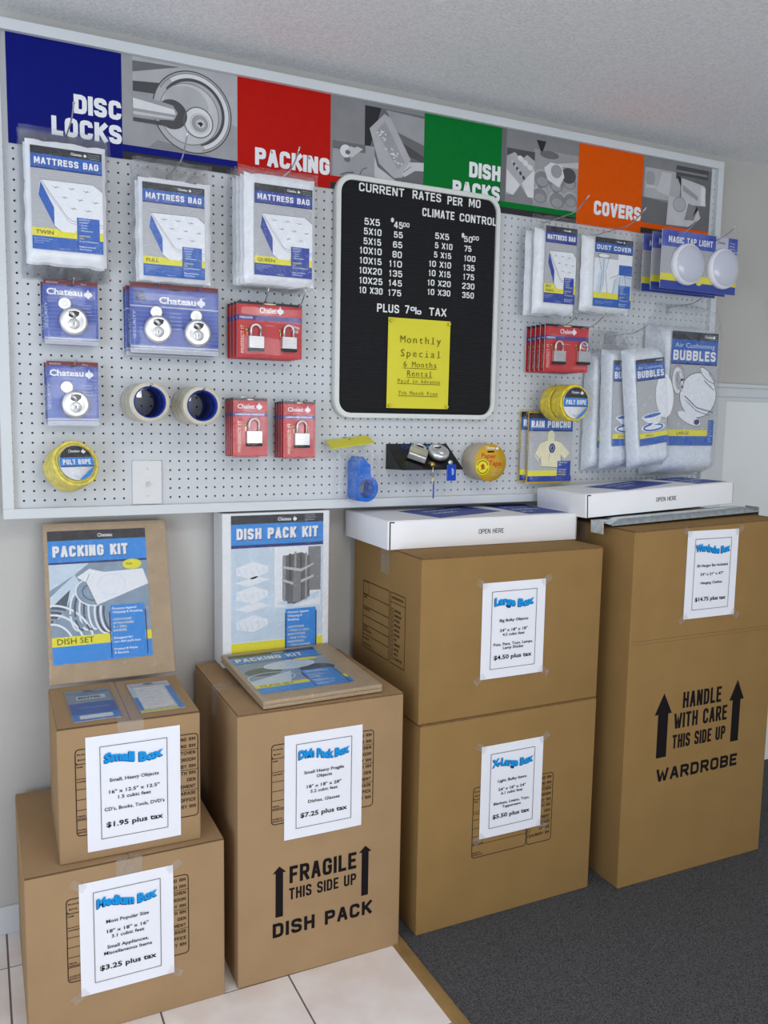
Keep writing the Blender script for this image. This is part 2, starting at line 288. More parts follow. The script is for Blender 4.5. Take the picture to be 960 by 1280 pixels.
class Art:
    """flat print laid on a surface: O origin, U right, V up"""
    def __init__(s, mb, O, U=(1,0,0), V=(0,0,1), E=.007):
        s.mb = mb; s.O = Vector(O); s.U = Vector(U); s.V = Vector(V); s.N = s.U.cross(s.V); s.E = E; s.n = 0
    def P(s, u, v, l): return s.O+s.U*u+s.V*v+s.N*(s.E*(l+1))
    def poly(s, pts, m, l=1):
        s.n = (s.n+1) % 9; l += s.n*.1      # hair's-breadth steps keep overlapping strokes from coinciding
        s.mb.add([s.P(u, v, l) for u, v in pts], [list(range(len(pts)))], m)
    def rect(s, u0, v0, u1, v1, m, l=1): s.poly([(u0,v0),(u1,v0),(u1,v1),(u0,v1)], m, l)
    def ell(s, cu, cv, ru, rv, m, l=1, n=28, a0=0, a1=2*PI, rot=0):
        k = n if a1-a0 >= 2*PI-.001 else n+1
        pts = []
        for i in range(k):
            a = a0+(a1-a0)*i/n; x, y = ru*math.cos(a), rv*math.sin(a)
            pts.append((cu+x*math.cos(rot)-y*math.sin(rot), cv+x*math.sin(rot)+y*math.cos(rot)))
        s.poly(pts, m, l)
    def line(s, pts, w, m, l=2, closed=False):
        pts = list(pts)+([pts[0]] if closed else [])
        for (a, b), (c, d) in zip(pts, pts[1:]):
            L = math.hypot(c-a, d-b) or 1; nx, ny = -(d-b)/L*w/2, (c-a)/L*w/2; ex, ey = (c-a)/L*w*.3, (d-b)/L*w*.3
            s.poly([(a-nx-ex, b-ny-ey), (c-nx+ex, d-ny+ey), (c+nx+ex, d+ny+ey), (a+nx-ex, b+ny-ey)], m, l)
    def ring(s, cu, cv, ru, rv, w, m, l=2, n=28, a0=0, a1=2*PI, rot=0):
        pts = [(cu+ru*math.cos(a)*math.cos(rot)-rv*math.sin(a)*math.sin(rot), cv+ru*math.cos(a)*math.sin(rot)+rv*math.sin(a)*math.cos(rot)) for a in [a0+(a1-a0)*i/n for i in range(n+1)]]
        s.line(pts, w, m, l)
    def rrect(s, u0, v0, u1, v1, r, w, m, l=2):
        pts = []
        for cu_, cv_, a in ((u1-r, v1-r, 0), (u0+r, v1-r, PI/2), (u0+r, v0+r, PI), (u1-r, v0+r, 1.5*PI)):
            for i in range(5): pts.append((cu_+r*math.cos(a+i*PI/8), cv_+r*math.sin(a+i*PI/8)))
        s.line(pts, w, m, l, True)
    def text(s, t, u, v, h, m, l=3, w=None, al='l', bold=0, xs=1, warp=None, rot=0):
        vs, fs = text2d(t, bold); W = max(p[0] for p in vs)
        sx = (w/W if w else h*xs); W *= sx
        o = {'l': 0, 'c': -W/2, 'r': -W}[al]; out = []
        for x, y in vs:
            a = x*sx+o; b = y*h
            if warp: b = warp(x*sx/W, y)*h
            out.append((u+a*math.cos(rot)-b*math.sin(rot), v+a*math.sin(rot)+b*math.cos(rot)))
        s.mb.add([s.P(a, b, l) for a, b in out], fs, m)
    def btext(s, t, u, v, h, m, l=3, w=None, al='l', k=.2, xs=.6, gap=.13, rot=0):
        """block capitals drawn as strokes of thickness k*h"""
        t = t.upper(); th = k*h; ws = [STW.get(c, 1)*xs*h for c in t]; g = gap*h; W = sum(ws)+g*(len(t)-1)
        if w: f = w/W; ws = [q*f for q in ws]; g *= f; W = w
        x = u-{'l': 0, 'c': W/2, 'r': W}[al]; cr, sr = math.cos(rot), math.sin(rot)
        tx = min(th, .42*xs*h*(ws[0]/(STW.get(t[0], 1)*xs*h)))
        for c, cw in zip(t, ws):
            for path in STK.get(c, []):
                iw = max(cw-tx, 0); pts = [(x+tx/2+px*iw if iw else x+cw/2, v+th/2+py*(h-th)) for px, py in path]
                if c == 'I': pts = [(x+cw/2, q[1]) for q in pts]
                n = len(pts); closed = path[0] == path[-1]; L = []
                for i, p in enumerate(pts):
                    a = pts[i-1] if i else (pts[-2] if closed else None); b = pts[i+1] if i < n-1 else (pts[1] if closed else None)
                    d1 = (p[0]-a[0], p[1]-a[1]) if a else None; d2 = (b[0]-p[0], b[1]-p[1]) if b else None
                    d1 = d1 or d2; d2 = d2 or d1
                    n1 = math.hypot(*d1) or 1; n2 = math.hypot(*d2) or 1; na = (-d1[1]/n1, d1[0]/n1); nb = (-d2[1]/n2, d2[0]/n2)
                    mx, my = na[0]+nb[0], na[1]+nb[1]; q = mx*mx+my*my
                    sc_ = min(2/q if q > 1e-6 else 1, 1.6/math.sqrt(q) if q > 1e-6 else 1); mx *= sc_; my *= sc_
                    e = (0, 0)
                    if not closed and i in (0, n-1) and c not in 'CGS23569': e = (-d2[0]/n2*th/2, -d2[1]/n2*th/2) if i == 0 else (d1[0]/n1*th/2, d1[1]/n1*th/2)
                    L.append(((p[0]+e[0]+mx*tx/2, p[1]+e[1]+my*th/2), (p[0]+e[0]-mx*tx/2, p[1]+e[1]-my*th/2)))
                R = lambda q: (u+(q[0]-u)*cr-(q[1]-v)*sr, v+(q[0]-u)*sr+(q[1]-v)*cr)
                for (a1, b1), (a2, b2) in zip(L, L[1:]): s.poly([R(q) for q in (b1, b2, a2, a1)], m, l)
            x += cw+g
    def block(s, lines, u, v, h, dv, m, l=3, w=None, al='l', bold=0, xs=.9):
        for t in lines:
            if t: s.text(t, u, v, h, m, l, None, al, bold, xs)
            v -= dv
    def mono(s, t, u, v, h, pitch, m, l=3):
        """typewriter lettering: one fixed pitch"""
        for i, ch in enumerate(t):
            if ch != ' ':
                vs, fs = text2d(ch, -.008); W = max(p[0] for p in vs)*h
                wd = min(pitch*.8, W*1.05); s.text(ch, u+pitch*(i+.5)-wd/2, v, h, m, l, wd, 'l', -.008)
                if ch in 'ilr1fI': s.rect(u+pitch*(i+.2), v, u+pitch*(i+.8), v+h*.07, m, l)

# ================================================================== THE ROOM
WY = 3.6; CZ = 49.2
b = MB(); b.box(-90, WY, -FZ, 190, WY+4, CZ, 'wall'); b.build('wall_back', kind='structure')
b = MB(); b.box(-90, -170, CZ, 190, WY+4, CZ+4, 'ceiling'); b.build('ceiling', kind='structure')
b = MB()
b.box(-90, -170, -FZ-3, 35.5, WY, -FZ-.05, 'grout')
x = -2.95-13.17*7
while x < 35:
    y = -3.2+13.2*1
    while y > -170:
        x1 = min(x+13.17-.2, 35.4); y0 = y-13.2+.2; y1 = min(y, WY)
        if x1 > x+.2 and y1 > y0 and x1 > -90: b.box(max(x+.0, -90), y0, -FZ-.06, x1, y1, -FZ, 'tile')
        y -= 13.2
    x += 13.17
b.build('floor', kind='structure')
b = MB(); b.box(36.4, -170, -FZ-3, 190, WY, -FZ+.0, 'carpet'); b.build('floor_carpet', kind='structure')
b = MB(); b.prism([(35.4, -FZ-.2), (36.9, -FZ-.2), (36.9, -FZ+.12), (36.5, -FZ+.2), (35.8, -FZ+.2), (35.4, -FZ+.04)], -170, WY-.2, 'strip'); b.build('trim_1', kind='structure')
b = MB(); b.box(-90, WY-.45, -FZ, 96, WY, -FZ+3.2, 'white_trim', .1); b.build('baseboard_back', kind='structure')
# wainscot beside the pegboard: back board, chair rail and stile
b = MB(); b.box(96.9, WY-.25, -FZ, 190, WY, 12.7, 'panel_white'); b.build('trim_2', kind='structure')
b = MB()
b.box(96.8, WY-.75, 13.25, 190, WY, 15.3, 'white_trim', .12); b.box(96.8, WY-1.1, 14.7, 190, WY, 15.35, 'white_trim', .15); b.box(96.8, WY-.5, 12.65, 190, WY, 13.3, 'white_trim', .06)
b.build('trim_3', kind='structure')
b = MB(); b.box(96.8, WY-.6, -FZ, 102.6, WY, 12.9, 'white_trim', .05); b.build('trim_4', kind='structure')

# ================================================================== PEGBOARD
peg = T('pegboard', 'white framed pegboard filling the wall under the ceiling, full of hanging goods', 'pegboard', (46.5, WY, -1.75))
OFF = Vector((-46.5, -WY, 1.75))
b = MB(); b.xf = Matrix.Translation(OFF)
HR = .122; C8 = [(math.cos(2*PI*(k+.5)/8)*HR, math.sin(2*PI*(k+.5)/8)*HR) for k in range(8)]
for i in range(-1, 96):
    for j in range(-1, 47):
        vs = [(i-.5, 0, j-.5), (i+.5, 0, j-.5), (i+.5, 0, j+.5), (i-.5, 0, j+.5)]
        if j > 35.2 and i < 92.9: 
            b.add(vs, [(0, 1, 2, 3)], 'peg'); continue          # behind the printed banner
        h = [(i+x, 0, j+z) for x, z in C8]; hb = [(i+x, .22, j+z) for x, z in C8]
        # corners 0..3, ring 4..11 (starts at 22.5 deg), back ring 12..19
        b.add(vs+h+hb, [(1, 2, 4, 11), (2, 5, 4), (2, 3, 6, 5), (3, 7, 6), (3, 0, 8, 7), (0, 9, 8), (0, 1, 10, 9), (1, 11, 10)]
              + [(4+k, 4+(k+1) % 8, 12+(k+1) % 8, 12+k) for k in range(8)], 'peg')
b.build('panel', peg)
b = MB(); b.xf = Matrix.Translation(OFF); b.box(-1.6, .35, -1.5, 95.6, WY-1.2, 46.7, 'black'); b.build('cavity_shade', peg)  # black block stands in for the shade in the cavity behind the holes
for nm, (x0, z0, x1, z1) in (('frame_rail', (-2.0, -1.8, 95.1, -.75)), ('frame_rail', (-2.0, 45.8, 95.1, 46.85)), ('frame_rail', (-2.0, -.75, -.95, 45.8)), ('frame_rail', (94.05, -.75, 95.1, 45.8))):
    b = MB(); b.xf = Matrix.Translation(OFF); b.box(x0, -.7, z0, x1, WY-.05, z1, 'white_trim', .06); b.build(nm, peg)

# ------------------------------------------------------------------ printed banner along the top of the pegboard
ban = T('banner', 'long printed banner of colour blocks and grey photos across the pegboard top', 'sign', (46.5, -.1, 35.4))
BO = (-46.5, 0, -35.4)
def banner_panel(name, x0, x1, label, draw):
    b = MB(); b.xf = Matrix.Translation(BO)
    b.box(x0, -.06, 35.45, x1, .06, 45.78, draw[0])
    a = Art(b, (x0, -.06, 35.45)); draw[1](a, x1-x0, 10.33)
    b.build(name, ban, label=label)
def colour(m, words):
    def d(a, w, h):
        for t, v in words: a.btext(t, w-.08, v, 1.85, 'white', 2, None, 'r', .25, .68, .09)
    return m, d
def margin(a, w, h, stripe):
    a.rect(0, .75, w, 1.45, stripe, 1); a.rect(0, 0, w, .75, 'g0', 1)
def photo_disc(a, w, h):
    margin(a, w, h, 'hblue'); a.rect(0, 1.45, 1.1, h, 'g4', 1); a.rect(1.1, 1.45, w, h, 'g5', 1)
    a.poly([(1.1, 7.5), (w, 5), (w, 1.45), (1.1, 1.45)], 'g4', 2)
    a.poly([(1.1, 9.9), (6, 10.1), (1.1, 8.8)], 'g2', 2); a.poly([(1.1, 7.9), (4.5, 8.2), (4.5, 7), (1.1, 6.9)], 'g1', 2)
    a.ell(7.3, 5.75, 4.25, 4.2, 'g1', 3, 48); a.ell(7.3, 5.75, 4.12, 4.08, 'g5', 4, 48)
    a.ring(7.3, 5.75, 3.7, 3.66, .42, 'g7', 5, 40, -1.2, 2.2); a.ring(7.3, 5.75, 3.3, 3.26, .3, 'g1', 6, 40, -1.3, 2.5); a.ring(7.3, 5.75, 3.95, 3.9, .12, 'g3', 6, 40, -1.3, 2.6)
    a.ell(6.95, 5.5, 3.15, 3.1, 'g6', 7, 44); a.ring(6.95, 5.5, 3.15, 3.1, .1, 'g3', 8, 44); a.ell(6.6, 6.3, 2.4, 2.0, 'g5', 8, 40)
    a.ell(5.1, 5.2, 1.6, 1.5, 'g1', 9)
    a.poly([(1.1, 6.7), (5.2, 6.1), (5.7, 5.4), (5.3, 4.6), (1.1, 4.2)], 'g4', 10); a.poly([(1.1, 6.2), (5.3, 5.7), (5.5, 5.2), (1.1, 5.2)], 'g7', 11); a.rect(1.1, 3.9, 4.6, 4.3, 'g1', 11); a.poly([(1.1, 4.9), (5.3, 4.9), (5.2, 4.7), (1.1, 4.6)], 'g6', 11)
    a.ell(7.9, 4.8, 1.55, 1.55, 'g7', 9, 36); a.ring(7.9, 4.8, 1.55, 1.55, .12, 'g2', 10, 36); a.ell(8.05, 4.72, 1.05, 1.05, 'g4', 11, 30); a.ring(8.05, 4.72, .95, .95, .1, 'g7', 12, 30); a.ell(8.1, 4.7, .5, .45, 'g6', 13); a.ell(8.1, 4.7, .3, .13, 'g0', 14); a.ell(8.15, 4.65, .12, .26, 'g0', 14)
    a.poly([(2.6, 1.5), (3.6, 2.4), (9.5, 1.5)], 'g3', 3)
def photo_pack(a, w, h):
    margin(a, w, h, 'hred'); a.rect(0, 1.45, w, h, 'g3', 1)
    a.rect(4.3, 1.45, w, 9.9, 'g2', 2); a.poly([(4.3, 9.9), (6.4, 9.9), (4.6, 4), (4.3, 4)], 'g0', 3); a.poly([(7.0, 9.8), (w, 9.6), (w, 6.5), (8.6, 7.5)], 'g4', 3)
    a.poly([(9, 6.5), (w, 5.2), (w, 4.4), (10, 5)], 'g1', 4)
    a.poly([(4.9, 7.4), (6.8, 9.3), (7.6, 9.0), (10.4, 4.6), (9.3, 2.4), (8.2, 2.2), (6.2, 3.6)], 'g5', 5); a.poly([(5.8, 7.3), (6.9, 8.5), (9.6, 4.2), (8.7, 3.2)], 'g4', 6)
    for k in range(26):
        t = random.random(); a.ell(6.2+3*t+random.uniform(-.5, .5), 7.6-4.3*t+random.uniform(-.4, .4), .13, .1, 'g7', 7, 8)
    a.poly([(5.6, 4.4), (6, 3.2), (9.2, 1.5), (5.6, 2.0)], 'g6', 6)
    a.poly([(9.2, 2.8), (10.2, 4.3), (w, 4.5), (w, 3.5), (11, 3.4), (9.6, 2.5)], 'g6', 8); a.line([(9.4, 3), (10.4, 3.8)], .08, 'g2', 9)
    a.rect(.25, 1.45, 5.6, 5.4, 'g4', 4); a.rect(.25, 4.5, 4.4, 5.4, 'g2', 5)
    a.ell(1.9, 4.4, .7, .72, 'g7', 6); a.ell(2.6, 4.4, .5, .6, 'g6', 7); a.ell(2.15, 4.3, .32, .25, 'g2', 8); a.poly([(2.8, 3.9), (4.1, 4.9), (3.4, 5.1), (2.6, 4.8)], 'g6', 6); a.ell(2.1, 3.5, .4, .3, 'g2', 5)
    a.line([(1.3, 1.7), (2.0, 2.0), (2.9, 2.15)], .12, 'g1', 6); a.line([(3.6, 1.7), (4, 2.6), (4.6, 2.9)], .12, 'g2', 6)
def photo_dish(a, w, h):
    margin(a, w, h, 'hgreen'); a.rect(0, 1.45, w, h, 'g3', 1); a.rect(5, 1.45, w, 8.6, 'g4', 2); a.rect(0, 1.45, .7, h, 'g2', 2)
    a.poly([(5.3, 9.7), (6.8, 9.7), (6.2, 8.0)], 'g0', 3)
    a.rect(.8, 2.4, 5.1, 8.1, 'g5', 4); a.poly([(.8, 8.1), (5.1, 8.1), (5.1, 7.0), (3.9, 7.6), (3, 6.9), (2, 7.7), (.8, 7.1)], 'g1', 5)
    a.poly([(.8, 5.5), (2.9, 3.8), (1.9, 2.4), (.8, 2.7)], 'g7', 5); a.poly([(3.2, 4.0), (5.1, 6), (5.1, 2.4), (4.2, 2.4)], 'g7', 5); a.poly([(2, 2.4), (3, 3.7), (4.2, 2.4)], 'g3', 6)
    for k in range(8): a.ell(1.7+.25*k, 6.4-.24*k, .2, .3, 'g1' if k % 2 else 'g6', 6, 10, rot=.6)
    for k in range(3): a.ell(2.9+.75*k, 7.0-.45*k, .48, .36, 'g7', 7, 14, rot=-.4)
    for cu, cv, r in ((6.3, 5.0, 1.4), (8.6, 4.6, 1.3), (10.7, 5.2, 1.3), (6.0, 2.9, 1.3), (8.8, 2.6, 1.4), (11.0, 2.9, 1.2)):
        a.ell(cu, cv, r, r*.85, 'g5', 3); a.ell(cu+.08, cv-.1, r*.9, r*.74, 'g3', 4); a.ell(cu+.1, cv-.35, r*.6, r*.4, 'g4', 5)
    a.ell(10.6, 5.9, 1.2, 1.0, 'g1', 5); a.poly([(6.6, 6.4), (7.6, 7.2), (9.4, 7.1), (9.9, 5.6), (9.1, 4.2), (7.2, 5)], 'g7', 6); a.ell(8.6, 6.2, .9, .85, 'g4', 7); a.ell(7.4, 8.1, 1.5, .5, 'g2', 4)
    a.poly([(8.8, 7.2), (w, 7.8), (w, 7.0), (9.5, 6.9)], 'g6', 5)
def photo_cover(a, w, h):
    margin(a, w, h, 'horange'); a.rect(0, 1.45, w, h, 'g3', 1); a.rect(.3, 4.9, 6, 8.9, 'g5', 2); a.poly([(0, 4.9), (6, 4.5), (6, 1.45), (0, 1.45)], 'g2', 3)
    a.ell(1.3, 7.5, .9, .95, 'g4', 3); a.rect(.6, 6.2, 3, 6.6, 'g6', 4); a.poly([(2.6, 6), (3.4, 8.6), (5.2, 8.6), (5.0, 5.4)], 'g6', 4)
    a.poly([(5, 6.2), (5.8, 8), (7, 8.2), (6.9, 5.5), (5.4, 4.8)], 'g5', 5); a.rect(6, 1.45, w, 9.9, 'g2', 2); a.rect(6.1, 8.6, 12.2, 9.9, 'g1', 3); a.rect(6.1, 9.0, 12, 9.3, 'g3', 4)
    a.poly([(7, 8.3), (11.6, 7.7), (12, 4.9), (7.2, 4.7)], 'g6', 5); a.poly([(7.4, 7.4), (10.4, 6.1), (10.4, 5.5), (7.4, 6.6)], 'g4', 6); a.poly([(10.9, 7.6), (11.8, 7.4), (11.8, 5.0), (11, 5.0)], 'g7', 6); a.poly([(6.1, 8.6), (7, 8.3), (7.1, 6.9)], 'g0', 6)
    a.poly([(4.6, 1.6), (4.8, 5.6), (8.8, 5.3), (9.3, 4.2), (10.6, 4.3), (11, 3.2), (8.8, 1.7)], 'g6', 7); a.ell(6.9, 4.6, 1.2, 1.0, 'g5', 8); a.ring(6.9, 4.6, 1.2, 1.0, .1, 'g3', 9); a.poly([(8.6, 5.0), (10.6, 4.5), (9.8, 2.7), (8, 2.6)], 'g3', 8); a.poly([(9.5, 3.2), (10.6, 4.3), (10.2, 4.7)], 'g0', 9)
banner_panel('colour_panel', -.39, 10.47, 'blue banner panel', colour('hblue', [('DISC', 3.75), ('LOCKS', 1.35)]))
banner_panel('photo_panel', 10.47, 22.66, 'grey photo of a round lock', ('g4', photo_disc))
banner_panel('colour_panel', 22.66, 33.64, 'red banner panel', colour('hred', [('PACKING', 1.4)]))
banner_panel('photo_panel', 33.64, 45.82, 'grey photo of wrapped goods', ('g3', photo_pack))
banner_panel('colour_panel', 45.82, 56.99, 'green banner panel', colour('hgreen', [('DISH', 3.75), ('PACKS', 1.25)]))
banner_panel('photo_panel', 56.99, 69.13, 'grey photo of packed dishes', ('g3', photo_dish))
banner_panel('colour_panel', 69.13, 80.35, 'orange banner panel', colour('horange', [('COVERS', 1.5)]))
banner_panel('photo_panel', 80.35, 93.2, 'grey photo of covered furniture', ('g3', photo_cover))

# ------------------------------------------------------------------ letter board with rates
sx0, sx1, sz0, sz1 = 34.1, 56.7, 9.05, 37.2
sign = T('letter_board', 'black grooved letter board with silver rim listing monthly rates, hung on the pegboard', 'sign', ((sx0+sx1)/2, -.1, sz0))
SO = Matrix.Translation((-(sx0+sx1)/2, .1, -sz0))
def rr(x0, z0, x1, z1, r, n=6):
    p = []
    for cx_, cz_, a in ((x1-r, z1-r, 0), (x0+r, z1-r, PI/2), (x0+r, z0+r, PI), (x1-r, z0+r, 1.5*PI)):
        for i in range(n+1): p.append((cx_+r*math.cos(a+i*PI/2/n), cz_+r*math.sin(a+i*PI/2/n)))
    return p
b = MB(); b.xf = SO
o_, i_ = rr(sx0, sz0, sx1, sz1, 2.1), rr(sx0+.62, sz0+.62, sx1-.62, sz1-.62, 1.5); o2 = rr(sx0+.1, sz0+.1, sx1-.1, sz1-.1, 2.0); n = len(o_)
rings = [[(x, -.12, z) for x, z in o_], [(x, -.85, z) for x, z in o_], [(x, -1.0, z) for x, z in o2], [(x, -1.0, z) for x, z in i_], [(x, -.6, z) for x, z in i_]]
for A, B in zip(rings, rings[1:]): b.add(A+B, [(k, (k+1) % n, n+(k+1) % n, n+k) for k in range(n)], 'alu')
b.build('frame', sign)
b = MB(); b.xf = SO; b.prism(rr(sx0+.4, sz0+.4, sx1-.4, sz1-.4, 1.6), -.7, -.15, 'felt'); b.build('felt_panel', sign)
TOK = [('CURRENT', 37.06, 35.47, 5.9, .95), ('RATES', 44.12, 35.47, 3.92, .98), ('PER', 48.96, 35.38, 2.11, .98), ('MO', 52.03, 35.46, 1.69, .98),
 ('CLIMATE', 45.5, 33.6, 4.49, .96), ('CONTROL', 50.76, 33.57, 5.41, .95),
 ('5X5', 37.81, 31.74, 2.0, .78), ('$', 41.28, 32.38, .38, .55), ('45', 41.7, 31.76, 1.16, .77), ('00', 42.9, 32.03, .85, .5),
 ('5X10', 37.75, 30.62, 2.29, .77), ('55', 41.7, 30.66, 1.18, .72), ('5X15', 37.72, 29.49, 2.3, .77), ('65', 41.61, 29.49, 1.23, .74),
 ('10X10', 37.25, 28.4, 2.85, .77), ('80', 41.56, 28.32, 1.24, .77), ('10X15', 37.26, 27.25, 2.85, .76), ('110', 41.12, 27.22, 1.72, .75),
 ('10X20', 37.23, 26.1, 2.93, .76), ('135', 41.14, 26.08, 1.78, .75), ('10X25', 37.25, 24.94, 3.02, .76), ('145', 41.11, 24.97, 1.78, .74),
 ('10 X30', 37.26, 23.82, 3.05, .75), ('175', 41.06, 23.81, 1.76, .75),
 ('5X5', 47.35, 31.1, 1.95, .74), ('$', 51.12, 31.6, .36, .6), ('50', 51.48, 31.14, 1.2, .72), ('00', 52.7, 31.49, .91, .5),
 ('5 X10', 47.35, 29.97, 2.47, .72), ('75', 51.55, 30.01, 1.02, .7), ('5 X15', 47.24, 28.86, 2.44, .7), ('100', 51.56, 28.84, 1.64, .7),
 ('10 X10', 46.57, 27.72, 3.12, .73), ('135', 51.48, 27.69, 1.64, .73), ('10 X15', 46.55, 26.59, 3.11, .74), ('175', 51.49, 26.58, 1.61, .71),
 ('10 X20', 46.44, 25.44, 3.26, .72), ('230', 51.38, 25.43, 1.79, .73), ('10 X30', 46.47, 24.32, 3.21, .72), ('350', 51.42, 24.31, 1.7, .73),
 ('PLUS', 39.63, 21.79, 2.95, .98), ('7', 43.4, 21.86, .55, .96), ('%', 44.14, 21.84, 1.5, .85), ('TAX', 46.76, 21.82, 2.42, .96)]
for t, u, v, w, h in TOK:
    b = MB(); b.xf = SO; a = Art(b, (0, -.76, 0)); a.btext(t, u, v, h, 'letter', 1, w, 'l', .165, .62, .16)
    # give the pressed-in letters their thickness
    nf = len(b.f); a2 = Art(b, (0, -.705, 0)); a2.btext(t, u, v, h, 'letter', 0, w, 'l', .165, .62, .16)
    b.build('lettering', sign)
note = T('paper_note', 'yellow paper note announcing a monthly special, pinned to the black letter board', 'note', (45.4, -.82, 10.35))
b = MB(); NW = 8.65; NH = 10.9
b.grid(lambda u, v: (-NW/2+NW*u+.08*(v-.5), -.04-.12*math.sin(PI*v)*math.sin(PI*u), NH*v), 8, 10, 'note')
a = Art(b, (-NW/2, -.2, 0))
a.mono('Monthly', 1.55, 7.95, .85, .84, 'noteink'); a.mono('Special', 1.55, 6.3, .85, .84, 'noteink')
a.mono('6 Months', 2.05, 5.05, .68, .6, 'noteink'); a.mono('Rental', 2.6, 3.95, .68, .6, 'noteink')
a.mono('Paid In Advance', 1.35, 3.12, .45, .4, 'noteink'); a.mono('7th Month Free', 1.45, 1.65, .45, .4, 'noteink')
for u0, u1, v in ((2.05, 6.8, 4.9), (2.6, 6.15, 3.8), (1.35, 7.3, 3.0), (1.45, 7.0, 1.52)): a.line([(u0, v), (u1, v)], .06, 'noteink')
b.build('sheet', note)
for nm, px, pz in (('upper outer corner by the size column', -4.0, 10.5), ('upper corner under the tax line', 4.05, 10.5), ('lower corner nearest the hanging padlock packs', -4.05, .3), ('lower corner nearest the hanging bubble rolls', 4.0, .3)):
    b = MB(); b.lathe([(0, -.42), (.15, -.42), (.2, -.36), (.12, -.25), (.1, -.15), (.2, -.08), (.2, 0), (0, 0)], 'pinclear', 10)
    tag(b.build('pushpin', loc=(45.4+px, -.9, 10.35+pz)), 'small yellow pushpin in the note\'s '+nm, 'pushpin', 'pushpins on the yellow note')

# ------------------------------------------------------------------ hooks
def hook(x, z, L, rise=.8, label='', d=.12, y0=0):
    b = MB()
    p = [(0, .5, 0), (0, 0, 0), (0, -L*.6, .02)]
    for k in range(1, 7): t = k/6; p.append((0, -L*.6-L*.4*t, rise*t*t))
    b.tube(p, d*.62, 'wire', 8); b.lathe([(0, -.13), (.1, -.09), (.13, 0), (.1, .09), (0, .13)], 'wire', 8, c=(0, -L, rise))
    b.box(-.3, -.04, -.9, .3, 0, .35, 'wire', .03)
    o = b.build('peg_hook', loc=(x, y0-.02, z)); tag(o, label, 'hook', 'wire pegboard hooks')
    return o

# ------------------------------------------------------------------ printed labels
def logo(a, u, v, h, m='white', l=3, al='l'):
    a.text('Chateau', u, v, h, m, l, None, al, .02, .85)
def emblem(a, u, v, h, m, l=3):
    a.poly([(u-.32*h, v+.28*h), (u+.32*h, v+.28*h), (u+.1*h, v+.72*h), (u, v+h), (u-.12*h, v+.72*h)], m, l); a.ell(u, v+.4*h, .42*h, .28*h, m, l); a.rect(u-.12*h, v, u+.12*h, v+.3*h, m, l)
BLK = ['PROTECTS', 'AGAINST', '- Dust', '- Dirt', '- Moisture', '', 'CONTAINS', 'TWO', '2 mil Thickness', '', 'Bag protects', 'furniture']
def textblock(a, u0, v0, u1, v1, lines=BLK, hl=(6, 7), m='lblue'):
    a.rect(u0, v0, u1, v1, m, 4); a.line([(u0, v0), (u0, v1)], .05, 'lnavy', 5)
    n = len(lines); dv = (v1-v0)/(n+.6)
    for i, t in enumerate(lines):
        if t: a.text(t, u0+(u1-u0)*.08, v1-dv*(i+1), dv*.58, 'lyellow' if i in hl else 'lpale', 5, min((u1-u0)*.84, dv*.5*len(t)), 'l', .02)
def small_lines(a, u, v, w, h, n=3, m='lpale'):
    for i in range(n): a.text(['Made for household moving', 'keep away from children', 'not a toy', 'protect from sun'][i % 4], u, v+h*(n-1-i)/n, h/n*.5, m, 4, w*(1, .85, .5, .7)[i % 4])
def header(a, w, h, title, band, strip=.075, bandh=.125, logou=.56, tw=.9, sub=None):
    a.rect(0, h*(1-strip), w, h, 'lblack', 2); logo(a, w*logou, h*(1-strip*.68), h*strip*.36); emblem(a, w*(logou+.2), h*(1-strip*.75), h*strip*.5, 'white')
    for i in range(3): a.text('It is important to keep items dry', w*.8, h*(1-strip*(.35+.25*i)), h*strip*.1, 'lpale', 3, w*.17)
    v1 = h*(1-strip); v0 = v1-h*bandh
    a.rect(0, v0, w, v1, band, 2); a.rect(0, v0-h*.016, w, v0, 'lnavy', 2)
    th = h*bandh*(.52 if not sub else .44)
    a.btext(title, w*.5+.03, v0+h*bandh*(.22 if not sub else .1)-.03, th, 'lnavy', 3, w*tw, 'c', .24); a.btext(title, w*.5, v0+h*bandh*(.22 if not sub else .1), th, 'white', 4, w*tw, 'c', .23)
    if sub: a.text(sub, w*.5, v0+h*bandh*.66, h*bandh*.2, 'lpale', 4, w*.86, 'c')
